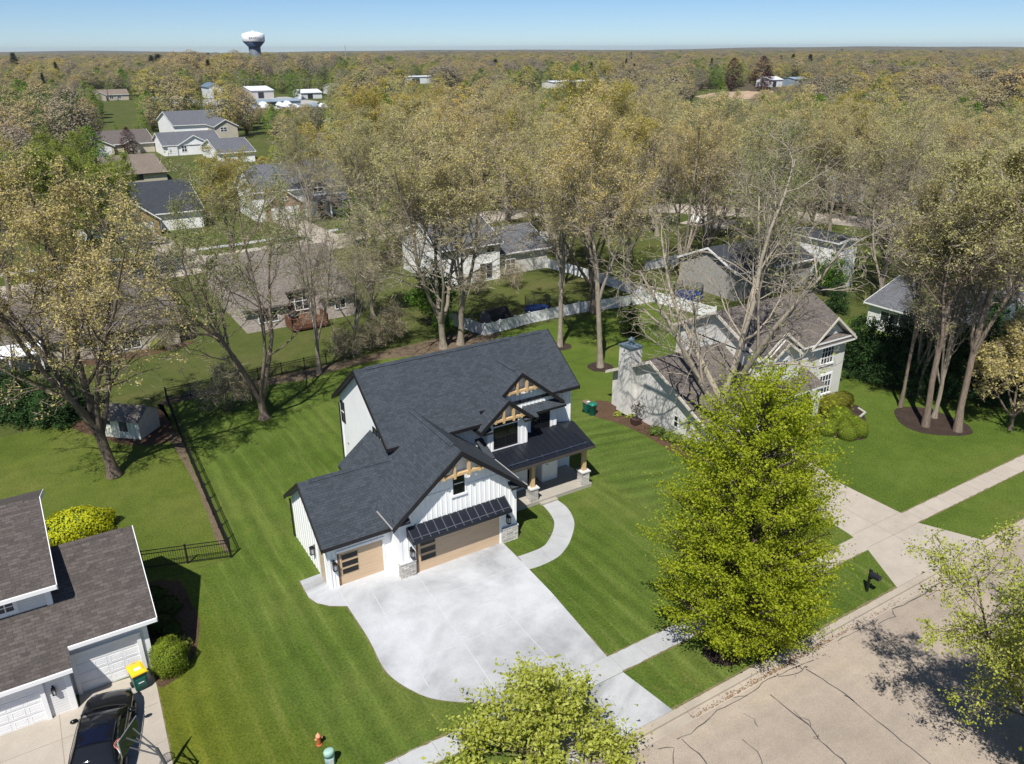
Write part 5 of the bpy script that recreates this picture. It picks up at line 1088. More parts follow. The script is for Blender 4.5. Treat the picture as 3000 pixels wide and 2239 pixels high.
sheet('back_driveway',[(88,92),(95,94),(97,88),(90,85)],.016,M['concrete_tan'])
# ================================================================ water tower, poles
d=ray(747,150); k=900/np.linalg.norm(d[:2]); x,y=d[0]*k,d[1]*k
t=thing('water_tower','white and navy water tower with lettering rising over the far trees','water tower',(x,y,0)); s=float(d@_fw)*k/F
zt=lambda py: CAMZ+(149.5-py)*s*1.02
b=MB(); b.lathe((x,y,0),[(17.2*s,0),(17.0*s,zt(155)-8),(16.8*s,zt(141))],32); b.build('column',plain('tower_column',(.10,.12,.15),.6,0,.3,.05,.05),t,True)
b=MB(); b.lathe((x,y,0),[(16.8*s,zt(141)),(17*s,zt(139)),(30.5*s,zt(125.2))],32); b.build('navy_bowl',plain('navy_paint',(.025,.045,.095),.5,0,.3,.04,.05),t,True)
b=MB(); b.lathe((x,y,0),[(30.5*s,zt(125)),(31.5*s,zt(124)),(32*s,zt(105.5)),(30*s,zt(104)),(12*s,zt(99)),(1*s,zt(98.5))],40); tk=b.build('tank',M['white'],t,True)
b=MB(); b.lathe((x,y,0),[(3*s,zt(98.7)),(3*s,zt(96.5)),(1*s,zt(96))],10); b.build('vent',M['white'],tk)
fc=bpy.data.curves.new('tower_lettering','FONT'); fc.body='BANDAE'; fc.size=9.2*s; fc.align_x='CENTER'; fc.align_y='CENTER'; fc.extrude=.02
tmp=bpy.data.objects.new('tower_lettering_tmp',fc); COL.objects.link(tmp); bpy.context.view_layer.update(); dg=bpy.context.evaluated_depsgraph_get(); me=bpy.data.meshes.new_from_object(tmp.evaluated_get(dg)); bpy.data.objects.remove(tmp)
V=np.array([v.co[:] for v in me.vertices]); rr=32.4*s; a0=math.atan2(-y,-x)+.14   # wrapped round the tank
th=a0+V[:,0]*1.0/rr; me.vertices.foreach_set('co',np.stack([rr*np.cos(th)+V[:,2]*0,rr*np.sin(th),zt(115.5)+V[:,1]],1).astype(np.float32).ravel()); me.materials.append(plain('lettering_grey',(.20,.24,.30),.6)); me.update()
lt=mesh_obj('lettering',me,tk)
M['pole_wood']=plain('pole_wood',(.16,.13,.10),.9)
pole_pts=[]
for (px,py),lb in (((T_(630,410)),'left of the pale tree'),((T_(1445,400)),'in front of the white-roofed hall'),((T_(1820,400)),'right of the round green tree'),((T_(1340,420)),'left of the white-roofed hall')):
    xx,yy,_=gp(px,py); dd=math.hypot(xx,yy); f=min(1.,520/dd); xx*=f; yy*=f; h=vtop(xx,yy,px,py-30)
    t=thing('utility_pole','wooden utility pole '+lb,'utility pole',(xx,yy,0),'utility poles along the far road'); b=MB(); b.tube([(xx,yy,0),(xx,yy,h)],.22,7); b.build('pole',M['pole_wood'],t); b=MB(); b.box(xx-1.4,xx+1.4,yy-.1,yy+.1,h-.9,h-.65); b.build('crossarm',M['pole_wood'],t); pole_pts.append((xx,yy,h-.6))
pole_pts.sort(key=lambda p:p[0]); b=MB(); E0=(-60,560,12.); E1=(420,640,13.)
ch=[E0]+pole_pts+[E1]
for p,q in zip(ch[:-1],ch[1:]):
    for dx in (-1.1,1.1): b.tube([(p[0]*(1-a)+q[0]*a+dx,p[1]*(1-a)+q[1]*a,p[2]*(1-a)+q[2]*a-2.2*4*a*(1-a)*.5) for a in np.linspace(0,1,9)],.05,3)
tag(b.build('power_line',plain('wire',(.12,.11,.10),.6)),'thin power lines sagging between the far utility poles','power line')
xx,yy,_=gp(1012,400); d=ray(1012,150); k=1500/np.linalg.norm(d[:2]); xx,yy=d[0]*k,d[1]*k; t=thing('radio_mast','thin lattice radio mast on the horizon right of the water tower','mast',(xx,yy,0)); b=MB(); b.tube([(xx,yy,0),(xx,yy,CAMZ+9)],[.9,.35],4); b.build('mast',plain('mast_steel',(.3,.3,.32)),t); b=MB(); b.box(xx-1,xx+1,yy-.2,yy+.2,CAMZ+5,CAMZ+6); b.build('antenna',plain('antenna',(.3,.3,.32)),t)
# ================================================================ trees
UPV=np.array([0,0,1.])
def nrm_(v): return v/(math.sqrt(v[0]*v[0]+v[1]*v[1]+v[2]*v[2])+1e-9)
def grow(seed,H=20.,r0=.26,split=.26,stems=4,spread=.42,lean=(0,0),n=(0,9,6,4),ang=(0,.75,.75,.7),lr=(0,.42,.5,.5),up=(.05,.10,.07,.02),wig=(.05,.10,.16,.22),stemlen=.78,fork=True,maxlev=4,t0=.22,sym=None):
    """a forked skeleton: trunk, stems, limbs, branches, twigs. returns branches [(pts,radii,level)] and leaf anchor points"""
    rng=random.Random(seed); out=[]; tips=[]
    def gauss3(s): return np.array([rng.gauss(0,s),rng.gauss(0,s),rng.gauss(0,s)])
    def perp(d):
        a=np.cross(d,UPV); 
        if np.linalg.norm(a)<.05: a=np.array([1.,0,0])
        a=nrm_(a); return a,np.cross(d,a)
    SEG=(5,7,5,4,3)
    def branch(p,d,L,r,lev):
        ns=SEG[lev]; pts=[p]; st=L/ns; dirs=[d]
        for i in range(ns):
            d=nrm_(d+gauss3(wig[min(lev,3)])+UPV*up[min(lev,3)]); p=p+d*st; pts.append(p); dirs.append(d)
        end=.25 if lev<3 else .35
        if lev==0: end=.85
        rad_=[r*(1-(1-end)*(i/ns)) for i in range(ns+1)]
        out.append((np.array(pts),np.array(rad_),lev)); 
        if lev>=3:
            for i in range(1,ns+1): tips.append(pts[i])
        return pts,dirs,rad_
    def children(pts,dirs,rad_,L,lev):
        k=n[min(lev,3)]
        for j in range(k):
            t=t0+(1-t0)*(j+rng.random())/k; x=t*(len(pts)-1); i=min(int(x),len(pts)-2); f=x-i
            p=pts[i]*(1-f)+pts[i+1]*f; d=dirs[i+1]; a,c=perp(d); az=j*2.4+rng.uniform(-.6,.6); th=ang[min(lev,3)]*rng.uniform(.7,1.25)
            cd=nrm_(d*math.cos(th)+(a*math.cos(az)+c*math.sin(az))*math.sin(th)); cl=L*lr[min(lev,3)]*(1.15-.55*t)*rng.uniform(.75,1.25); cr=max(.006,rad_[i]*rng.uniform(.38,.58))
            q=branch(p,cd,cl,cr,lev+1)
            if lev+1<maxlev: children(*q,cl,lev+1)
    tr=branch(np.array([0.,0,0]),nrm_(np.array([lean[0],lean[1],1.])),H*split,r0,0)
    base=tr[0][-1]; d0=tr[1][-1]; a,c=perp(d0)
    for s in range(stems):
        az=s*6.283/stems+rng.uniform(-.4,.4); th=spread*rng.uniform(.55,1.2) if s else spread*.35
        d=nrm_(d0*math.cos(th)+(a*math.cos(az)+c*math.sin(az))*math.sin(th)); L=H*stemlen*rng.uniform(.8,1.05); i=3+int(2*rng.random()) if s else 5
        q=branch(tr[0][i],d,L,r0*rng.uniform(.5,.68),1); children(*q,L,1)
    return out,np.array(tips)
def fit(br,tips,H):
    z=max(b[0][:,2].max() for b in br); k=H/z; return [(p*k,r,l) for p,r,l in br],tips*k
def tubes(br,mat,name,sides=(9,7,5,4,3),minr=.0):
    """all wood of one tree as one mesh"""
    VS=[];QS=[];o=0
    for pts,rs,lev in br:
        k=sides[min(lev,4)]; nn=len(pts); t=np.gradient(pts,axis=0); t/=np.linalg.norm(t,axis=1)[:,None]+1e-9
        ref=np.array([1.,0,0]) if abs(t[0][2])>.8 else UPV
        a=np.cross(t,ref); a/=np.linalg.norm(a,axis=1)[:,None]+1e-9; c=np.cross(t,a); th=np.arange(k)*2*math.pi/k
        rr=np.maximum(rs,minr).copy()
        if lev==0: rr[0]*=1.55; 
        V=pts[:,None,:]+rr[:,None,None]*(np.cos(th)[None,:,None]*a[:,None,:]+np.sin(th)[None,:,None]*c[:,None,:]); VS.append(V.reshape(-1,3))
        i=np.arange(nn-1)[:,None]*k; j=np.arange(k)[None,:]; j2=(j+1)%k
        QS.append(np.stack([i+j,i+j2,i+k+j2,i+k+j],-1).reshape(-1,4)+o); o+=nn*k
    return raw_mesh(name,np.concatenate(VS),[np.concatenate(QS)],[mat],smooth=True)
def leafmesh(name,P,size,rng,mats,aspect=.6,upbias=.3,tint=None,mi=None,svar=.35,face=None):
    """one small four-sided blade at every point"""
    n=len(P); a=rng.normal(size=(n,3)); a[:,2]*=.7; a/=np.linalg.norm(a,axis=1)[:,None]+1e-9
    if face is not None:
        fn=face+rng.normal(size=(n,3))*.28; fn/=np.linalg.norm(fn,axis=1)[:,None]+1e-9; a-=fn*(a*fn).sum(1)[:,None]; a/=np.linalg.norm(a,axis=1)[:,None]+1e-9; b=np.cross(fn,a)
    else: b=rng.normal(size=(n,3))
    b-=a*(a*b).sum(1)[:,None]; b/=np.linalg.norm(b,axis=1)[:,None]+1e-9
    s=(np.asarray(size)*np.ones(n))*(1+svar*rng.normal(size=n).clip(-1.5,1.8)); A=a*(s*.5)[:,None]; B=b*(s*.5*aspect)[:,None]
    V=np.stack([P-A,P-A*.1+B,P+A,P-A*.1-B],1).reshape(-1,3); Q=np.arange(n*4).reshape(-1,4)
    return raw_mesh(name,V,[Q],mats,mi,tint)
def tree_thing(name,label,loc,wood,crown,rot=0.,scale=1.,group=None,cat='tree'):
    t=thing(name,label,cat,loc,group); o=mesh_obj('trunk',wood,t)
    if crown is not None: mesh_obj('crown',crown,t)
    t.rotation_euler=(0,0,rot); t.scale=scale if isinstance(scale,tuple) else (scale,)*3; return t
M['bark_grey']=bark('grey_bark',(.29,.25,.20)); M['bark_dark']=bark('dark_bark',(.15,.12,.095)); M['bark_brown']=bark('brown_bark',(.21,.165,.13)); M['bark_pale']=bark('pale_bark',(.33,.285,.225),.35)
M['bud_tan']=leafmat('tan_bud_leaf',(.475,.42,.165),(.68,.605,.285),.47,False,.16); M['bud_gold']=leafmat('gold_bud_leaf',(.38,.33,.055),(.57,.50,.14),.45,False,.12); M['bud_green']=leafmat('green_bud_leaf',(.24,.26,.085),(.40,.42,.17),.42,False,.12)
M['leaf_willow']=leafmat('willow_leaf',(.17,.22,.03),(.33,.38,.08),.4); M['leaf_front']=leafmat('fresh_green_leaf',(.235,.295,.014),(.46,.505,.05),.5); M['leaf_lime']=leafmat('lime_leaf',(.30,.34,.03),(.54,.56,.15),.42); M['leaf_mid']=leafmat('mid_green_leaf',(.05,.12,.018),(.12,.22,.03),.3)
M['leaf_pine']=leafmat('pine_needles',(.022,.055,.018),(.07,.13,.04),.2); M['leaf_box']=leafmat('boxwood_leaf',(.12,.17,.014),(.24,.30,.04),.3); M['leaf_yew']=leafmat('yew_leaf',(.02,.04,.01),(.06,.085,.02),.15)
M['leaf_copper']=leafmat('copper_leaf',(.045,.012,.016),(.10,.03,.03),.25); M['leaf_yellow']=leafmat('yellow_leaf',(.38,.41,.015),(.60,.61,.04),.35); M['leaf_hedge']=leafmat('bronze_hedge_leaf',(.13,.135,.014),(.25,.22,.035),.2)
NR=np.random.default_rng
def bud_points(tips,H,rng,per,sig,zlo=.35,zfull=.75,power=1.2,edge=0.):
    z=tips[:,2]/H; pr=np.clip((z-zlo)/(zfull-zlo),.03,1)**power; keep=tips[rng.random(len(tips))<pr]
    P=np.repeat(keep,per,0); return P+rng.normal(size=P.shape)*sig
# --- shared kinds of budding maple -------------------------------------------------
M['twig']=leafmat('fine_twig',(.28,.235,.17),(.50,.43,.32),.25)
def maple(seed,H,per,leaf,barkm,size=.17,zlo=.35,zfull=.8,twig=1,**kw):
    br,tips=fit(*grow(seed,H=H,**kw),H); rng=NR(seed)
    L_=bud_points(tips,H,rng,per,.16,zlo,zfull); T2=np.repeat(tips,twig,0); T2=T2+rng.normal(size=T2.shape)*.22; A=np.concatenate([L_,T2]); asp=np.concatenate([np.full(len(L_),.6),np.full(len(T2),.045)])
    return tubes(br,barkm,'trunk',minr=.012),leafmesh('crown',A,np.concatenate([np.full(len(L_),size),np.full(len(T2),.55)]),rng,[leaf,M['twig']],asp,mi=np.concatenate([np.zeros(len(L_)),np.ones(len(T2))])),H
KIND={}
KIND['tan']=maple(11,20,8,M['bud_tan'],M['bark_grey'],.115,.38,.88,stems=5,spread=.42,split=.22,n=(0,10,7,4))
KIND['tan2']=maple(12,20,8,M['bud_tan'],M['bark_grey'],.115,.42,.9,stems=4,spread=.38,split=.30,n=(0,11,7,4))
KIND['tall']=maple(17,20,8,M['bud_tan'],M['bark_grey'],.115,.42,.9,stems=4,spread=.34,split=.46,n=(0,11,7,4),stemlen=.55,r0=.24)
KIND['gold']=maple(13,20,8,M['bud_gold'],M['bark_brown'],.13,.30,.75,stems=5,spread=.45,split=.24,n=(0,10,7,4))
KIND['willow']=maple(16,18,13,M['leaf_willow'],M['bark_brown'],.15,.05,.3,stems=7,spread=.6,split=.15,n=(0,10,6,4))
KIND['greenish']=maple(14,20,5,M['bud_green'],M['bark_grey'],.13,.25,.7,stems=5,spread=.40,split=.26,n=(0,10,7,4))
KIND['bare']=maple(15,20,1,M['bud_green'],M['bark_grey'],.13,.3,1.2,stems=4,spread=.40,split=.3,n=(0,10,7,4))
KIND['tall_brown']=maple(18,20,8,M['bud_tan'],M['bark_brown'],.115,.42,.9,stems=4,spread=.40,split=.44,n=(0,11,7,4),stemlen=.55,r0=.19)
def put(kind,label,x,y,h,rot,group=None,w=1.,name='budding_tree'):
    wd,cr,H=KIND[kind]; s=h/H; return tree_thing(name,label,(x,y,0),wd,cr,rot,(s*w,s*w,s),group)
# leaning tree by the shed
def unique(name,label,x,y,seed,H,per,leaf,barkm,size,zlo,zfull,rot=0,**kw):
    wd,cr,_=maple(seed,H,per,leaf,barkm,size,zlo,zfull,**kw); return tree_thing(name,label,(x,y,0),wd,cr,rot)
unique('leaning_tree','big leaning dark-trunked tree with yellow-tan buds beside the garden shed',1.6,51.8,21,20.5,7,M['bud_tan'],M['bark_dark'],.125,.12,.75,stems=6,spread=.55,split=.24,lean=(-.13,.06),r0=.34,n=(0,11,7,4),t0=.12)
unique('double_trunk_tree','double-trunk tree with thin green-gold buds standing on the lawn left of the white house',12.3,55.3,22,19.5,8,M['bud_green'],M['bark_brown'],.10,.30,.8,stems=5,spread=.5,split=.10,lean=(-.10,.05),r0=.30,n=(0,10,7,4),t0=.3)
put('bare','slender nearly bare tree in the leaf litter behind the white house',18.9,62.0,18.5,1.2,None,.75,'bare_tree')

put('tan','left of the two tall tan trees rising just behind the dark ridge',30.6,61.6,20.5,.3,None,1.15); put('tan2','right of the two tall tan trees rising just behind the dark ridge',32.4,61.6,21,2.2,None,1.05)
put('tall','tan-budded tree in the mulch ring farther from the white chimney',39.9,56.1,21.5,4.,None,.85); put('tall','tan-budded tree in the mulch ring nearer to the white chimney',39.9,50.,23,5.1,None,.85)
put('gold','thick red-brown trunked tree standing inside the white garden fence',48.7,62.6,22,.9,None,1.)
put('tall_brown','tan-budded tree on the left of the group in the dark mulch bed at the right',54.2,31.1,19,2.8,None,.7); put('tall_brown','tall thick-trunked tan tree in the middle of the dark mulch bed at the right',52.7,28.1,21.3,1.9,None,1.05)
put('tall_brown','leaning tan tree at the right end of the dark mulch bed',53.9,26.4,22,.4,None,1.1); put('greenish','slim tree at the back of the dark mulch bed at the right',54.6,28.6,18,3.3,None,.7)
for i,(px,py,h,lb) in enumerate(((1045,1205,15,'first of the thin trunks before the dark pines, nearest the white corner'),(1080,1215,14,'second of the thin trunks before the dark pines'),(1560,1110,19,'thin tree behind the dark pines near the right edge'),(1610,1090,20,'tree at the far right edge behind the dark pines'))):
    x,y=g2(R1,px,py); put(('bare','bare','tan2','tan')[i],lb,x,y,h,i*1.3,None,.7)
# big white-limbed tree in front of the right neighbour
br,tips=fit(*grow(39,H=22.5,r0=.36,split=.27,stems=5,spread=.60,n=(0,10,7,4),ang=(0,.8,.8,.8),stemlen=.85,wig=(.05,.11,.2,.28),up=(.03,.09,.05,.02),lean=(.02,.02)),22.5); rng=NR(9)
tree_thing('white_limbed_tree','huge almost bare tree with spreading whitish limbs in front of the brown-roofed right house',(36.5,32.6,0),tubes(br,M['bark_pale'],'trunk',minr=.014),leafmesh('crown',bud_points(tips,22.5,rng,2,.18,.30,1.0),.12,rng,[M['bud_green']]),.6)
put('greenish','wide olive-budded tree between the pale brick ranch house and the white garden house',28.6,73.5,11,1.,None,1.5)
put('bare','bare tree in the rear litter behind the dark ridge, left',23.2,64.5,12,2.4,None,.9,'bare_tree')
pass
# small yellow tree at the right edge
unique('small_budding_tree','small tree with low sprays of tan leaves by the walk at the right edge',57.3,24.5,44,8.5,4,M['bud_tan'],M['bark_dark'],.17,.1,.5,stems=5,spread=.7,split=.22,n=(0,9,6,3),r0=.14)
# trees along the lots behind (positions measured in the picture: base, height)
back=[('gold','broad gold-budded tree at the left edge above the tan brick house',-3,98,20),('willow','big yellow-green willow left of the slate-roofed brick gable',4.5,106,17.5),('willow','second green willow behind the brick gable house',7.5,122,16),
('gold','bright gold-budded tree between the brick gable and the white house',20.5,98,15.5),
('tan','tan tree behind the white garden house, left',36,92,20),('tan','tan tree behind the white garden house, middle',43,96,20),('tan2','tan tree behind the white garden house, right',50,93,21),
('gold','gold tree beyond the white garden house',46,112,22),('tan','tan tree in the garden behind the netted trampoline',52,73,20),('tan2','tan tree beside the short white fence',57,80,21),('bare','bare tree between the white fences',61,72,19),
('tan','tan tree beyond the second trampoline',64,66,21),('greenish','green-tinged tree behind the brown-roofed house',60,51,20),('bare','bare tree right of the second trampoline',67,56,19),('tan','broad tan tree left of the white end wall',72,70,21),
('gold','tall gold tree on the skyline right of centre',70,92,24),('tan2','tan tree on the skyline right of centre',79,87,22),('tan','tan tree behind the dark slate roof',86,72,21),('greenish','green-tinged tree behind the dark slate roof',80,78,20),
('tan','large tan tree behind the broad grey roof',82,52,21),('tan2','tan tree right of the broad grey roof',88,45,21),('tan','tan tree at the right edge above the grey roof',80,37,21),('bare','bare tree over the grey roof',74,47,19),('tan','tan tree at the back street bend',98,60,20),
('tan2','second tan tree at the back street bend',104,52,20),('gold','gold tree across the back street at the right',112,80,20),('tan','tan tree across the back street at the right',108,94,20),('greenish','greenish tree near the red car',103,96,18),('tan','tan tree in the far gardens behind the bare limbs',93,104,20),
('tan2','tan tree in the far gardens, centre',66,108,22),('gold','gold tree in the far gardens, centre',58,122,21),('tan','tan tree left of the narrow white gable',63,97,20),
('tan','budding tree just before the small cream gable',119,83,17),('greenish','olive tree left of the small cream gable',113,86,18),('tan2','tan tree inside the bend of the back street, first',92,67,20),('tan','tan tree inside the bend of the back street, second',97,74,19),('greenish','olive tree inside the bend of the back street',89,81,19),('tan','tan tree beyond the bend of the back street',109,70,20),
('tan2','tan tree beyond the bend at the far right',120,68,20),('tan','tan tree far behind the red car',101,112,20),('gold','gold tree behind the narrow white gable',84,108,21),('tan2','tan tree behind the white house with the garden fence',47,103,20),('tan','tan tree across the back street in the centre',54,120,21),('greenish','olive tree across the back street in the centre',39,124,17),('tan','tan tree across the back street, right of centre',72,118,21)]
rnd=random.Random(77)
for i,(k,lb,x,y,h) in enumerate(back): put(k,lb,x,y,h,rnd.random()*6.28,None,rnd.uniform(.95,1.2))
# --- clump trees: a trunk, arms and sprays of leaves over an uneven outline ---------
def clump_tree(seed,H,prof,nclump,per,size,leaf,barkm,sig=(.32,.24),inner=.45,r0=.2,spray=.35,arm=True,zmin=.04,droop=0.):
    rng=NR(seed); rd=random.Random(seed); C=[]
    zs=np.linspace(0,1,60); w=np.interp(zs,[p[0] for p in prof],[p[1] for p in prof]); cw=np.cumsum(w**1.5+.02); cw/=cw[-1]
    for i in range(nclump):
        z=np.interp(rng.random(),cw,zs); R_=np.interp(z,[p[0] for p in prof],[p[1] for p in prof]); az=rng.random()*6.283; bump=1+.16*math.sin(3*az+seed+4*z)+.10*math.sin(7*az+9*z)
        r=R_*bump*(inner+(1-inner)*rng.random()**.55); C.append((r*math.cos(az),r*math.sin(az),z*H,r,az))
    C=np.array(C); n=per; d=np.stack([np.cos(C[:,4]),np.sin(C[:,4]),np.full(len(C),.55-droop)],1); d/=np.linalg.norm(d,axis=1)[:,None]
    sz=np.repeat(rng.uniform(.6,1.35,len(C)),n)
    t=rng.normal(size=len(C)*n); P=np.repeat(C[:,:3],n,0)+np.repeat(d,n,0)*(t*sig[0]*sz)[:,None]*1.25+rng.normal(size=(len(C)*n,3))*(sig[1]*sz)[:,None]
    P=P[P[:,2]>zmin*H]
    crown=leafmesh('crown',P,size,rng,[leaf])
    br=[(np.array([[0,0,0],[0.03*H*.1,0,H*.3],[0,.01*H,H*.65],[0,0,H*.96]]),np.array([r0,r0*.8,r0*.5,r0*.12]),0)]
    if arm:
        for c in C[::2]:
            z0=max(.06*H,c[2]-c[3]*.75-.05*H*rd.random()); m=np.array([c[0]*.5,c[1]*.5,(z0+c[2])/2-.05*c[3]]); q=np.array([c[0],c[1],c[2]]); br.append((np.array([[0,0,z0],m,q,q+np.array([math.cos(c[4]),math.sin(c[4]),.6])*spray]),np.array([.045,.03,.016,.006])*max(.5,r0/.2),2))
    return tubes(br,barkm,'trunk',(9,6,4,3,3)),crown
wd,cr=clump_tree(5,13.9,[(0,.3),(.05,1.6),(.12,2.45),(.22,3.1),(.36,3.35),(.5,3.25),(.64,2.95),(.75,2.6),(.86,2.1),(.95,1.2),(1,.2)],840,170,.10,M['leaf_front'],M['bark_dark'],(.34,.16),.25,.33,zmin=.06)
tree_thing('leafy_tree','big dense bright-green leafy tree on the strip between walk and kerb',(23.75,19.05,0),wd,cr)
hx,hy=12.7,18.55; hz=vtop(hx,hy,1647,1940)
wd,cr=clump_tree(6,hz,[(0,.2),(.08,2.6),(.18,3.5),(.30,3.0),(.42,2.1),(.55,1.45),(.7,1.0),(.85,.65),(1,.12)],170,120,.145,M['leaf_lime'],M['bark_brown'],(.30,.14),.3,.10,zmin=.08)
tree_thing('lime_leafed_tree','young lime-leafed tree before the new driveway, cut by the bottom edge',(hx,hy,0),wd,cr,.5)
# street tree across the road: sparse new leaves over a shadow on the asphalt
br,tips=fit(*grow(52,H=12.,r0=.2,split=.18,stems=7,spread=.78,n=(0,11,7,3),lean=(-.10,.06),ang=(0,.7,.75,.8),t0=.12),12.); rng=NR(52)
wd=tubes(br,M['bark_dark'],'trunk',minr=.008); cr=leafmesh('crown',bud_points(tips,12.,rng,9,.14,.05,.35),.098,rng,[M['leaf_lime']])
tree_thing('street_tree','sparse new-leafed street tree throwing its shadow on the asphalt',(28.2,7.6,0),wd,cr,.3)
tree_thing('street_tree','pale sparse street tree at the right edge above the asphalt',(34.6,7.4,0),wd,cr,2.3,(1.0,1.0,.92))
# small street tree, green tree, yew, copper trees
def kindclump(*a,**k): return clump_tree(*a,**k)
wd,cr=clump_tree(8,8.0,[(0,.2),(.2,1.6),(.4,2.3),(.6,2.0),(.8,1.2),(1,.1)],150,60,.2,M['leaf_mid'],M['bark_brown'],(.35,.22),.3,.12,zmin=.2); G1=(wd,cr,8.)
def putc(T,name,label,x,y,h,rot=0,w=1.,group=None,cat='tree'): s=h/T[2]; return tree_thing(name,label,(x,y,0),T[0],T[1],rot,(s*w,s*w,s),group,cat)
x,y=g2(R4,975,380); putc(G1,'green_tree','small round green tree beside the back street drive',x,y,7.5,0,1.)
putc(G1,'green_tree','dark green tree left of the white garden house with hanging leaves',32.6,67.5,7.2,1.,1.05); putc(G1,'green_tree','fresh green shrubby tree under the tan trees in the rear litter',31.8,64.0,3.6,2.,.9)
putc(G1,'green_tree','green tree beside the white end wall of the slate-roofed house',74.3,53.2,5.2,3.,1.1); putc(G1,'green_tree','green tree beyond the red car',104,86,7.5,4,1.2)
wd,cr=clump_tree(9,5.2,[(0,1.),(.15,1.9),(.4,2.),(.7,1.5),(1,.2)],130,70,.17,M['leaf_yew'],M['bark_dark'],(.28,.18),.3,.12); G2=(wd,cr,5.2)
x,y=g2(K8,1530,965); putc(G2,'yew_bush','dark rounded yew bush on the rear lawn near the mulch rings',x,y,3.4,0,.75,None,'bush')
wd,cr=clump_tree(10,9.5,[(0,1.2),(.08,2.3),(.3,2.1),(.55,1.5),(.8,.75),(1,.08)],190,70,.2,M['leaf_pine'],M['bark_dark'],(.4,.2),.25,.14,droop=.7); G3=(wd,cr,9.5)
i=0
for px,py,h in ((730,1060,5.2),(790,1110,5.6),(870,1130,6.),(950,1150,6.2),(1060,1190,6),(1150,1180,6.5),(1290,1210,6.5),(1400,1190,6.8),(1490,1230,6.5),(1570,1250,7),(1640,1240,7),(1010,1090,6.5),(1240,1100,7),(1430,1090,7.2),(1590,1130,7.5)):
    x,y=g2(R1,px,py); putc(G3,'pine_tree','dark green pine in the screen along the right side of the lawn',x,y,h,i*1.1,1.15,'dark pines screening the right lawn'); i+=1
for px,py,h,lb in ((470,560,4.5,'dark evergreen beside the brown-roofed upper storey'),(560,620,4.8,'evergreen below the white end wall'),(640,760,4.0,'low evergreen behind the right gable of the brown-roofed house')):
    x,y=g2(R1,px,py); putc(G3,'pine_tree',lb,x,y,h,px,1.2)
x,y=g2(T_,275,640); putc(G3,'spruce_tree','tall dark spruce left of centre in the middle distance',*gp(*U_(285,640))[:2],17,0,.8)
# evergreen mass under the leaning tree
for px,py,h in ((150,1300,4.5),(330,1330,4.),(430,1250,4.5),(20,1290,5.)):
    x,y=g2(K7,px,py); putc(G3,'dark_shrub','dark evergreen shrub beneath the leaning tree by the shed',x,y,h,px,1.5,'dark evergreen shrubs beneath the leaning tree','shrub')
# twiggy brush in the rear litter
wd,cr,_=maple(61,4.,1,M['bud_green'],M['bark_brown'],.09,.1,.6,stems=7,spread=.8,split=.05,n=(0,6,4,3),r0=.06); BR=(wd,cr,4.)
for x,y,h,lb in ((21.8,63.6,3.2,'pale twiggy brush pile beside the slender tree in the rear litter'),(24.6,64.2,3.4,'twiggy brush behind the dark ridge'),(27.0,65.3,4.2,'grey twiggy shrub behind the dark ridge, right'),(10.4,57.8,4.6,'twiggy scrub beside the double trunk'),(41.5,74.5,3.4,'bare shrubs in the white garden house border, left'),(46.5,75.2,3.2,'bare shrubs in the white garden house border, right'),(8.9,74.6,2.2,'low bare shrub by the tan brick wall')):
    putc(BR,'twiggy_shrub',lb,x,y,h,x*3,.9,None,'shrub')
# --- clipped bushes ----------------------------------------------------------------
def bush_mesh(seed,rx,ry,rz,leaf,size,dens,rough=.10,core=(.02,.03,.008)):
    rng=NR(seed); n=int(dens*rx*ry*8); u=rng.normal(size=(n,3)); u/=np.linalg.norm(u,axis=1)[:,None]; u=u[u[:,2]>-.55]
    k=1+rough*(np.sin(u[:,0]*5+seed)*np.sin(u[:,1]*6+u[:,2]*4)+.6*rng.normal(size=len(u))*.5); P=u*np.array([rx,ry,rz])*k[:,None]; P[:,2]+=rz*.55; P=P[P[:,2]>.0]
    return leafmesh('foliage',P,size,rng,[leaf],face=u[:len(k)][(u*np.array([rx,ry,rz])*k[:,None])[:,2]+rz*.55>.0])
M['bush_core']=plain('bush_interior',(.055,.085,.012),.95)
def bush(name,label,x,y,rx,ry,rz,leaf,size=.07,dens=900,seed=1,rough=.1,group=None):
    t=thing(name,label,'bush',(x,y,0),group); mesh_obj('foliage',bush_mesh(seed,rx,ry,rz,leaf,size,dens,rough),t)
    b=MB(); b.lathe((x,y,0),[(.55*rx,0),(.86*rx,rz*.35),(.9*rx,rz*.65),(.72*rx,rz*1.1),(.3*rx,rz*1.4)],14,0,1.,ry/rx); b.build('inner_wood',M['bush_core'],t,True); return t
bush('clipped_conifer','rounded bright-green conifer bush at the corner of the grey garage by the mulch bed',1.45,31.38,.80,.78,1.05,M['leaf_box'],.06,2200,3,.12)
bush('yellow_bush','bright yellow-green bush behind the taupe roof of the grey-sided house',-1.2,45.6,2.1,1.3,.95,M['leaf_yellow'],.12,420,4,.12)
bush('small_shrub','small pale green shrub in the mulch bed beside the clipped conifer',2.15,32.6,.42,.36,.32,leafmat('pale_shrub_leaf',(.24,.26,.05),(.42,.42,.12),.3),.09,700,5,.3)
for i,(x,y,r) in enumerate(((1.6,34.4,.6),(2.0,35.6,.65),(1.9,33.6,.45),(1.5,36.8,.7))): bush('shaded_shrub','dark shrub in the shaded mulch bed beside the grey garage wall',x,y,r,r,.5,M['leaf_yew'],.09,700,6+i,.2,'shrubs in the shaded mulch bed')
i=0
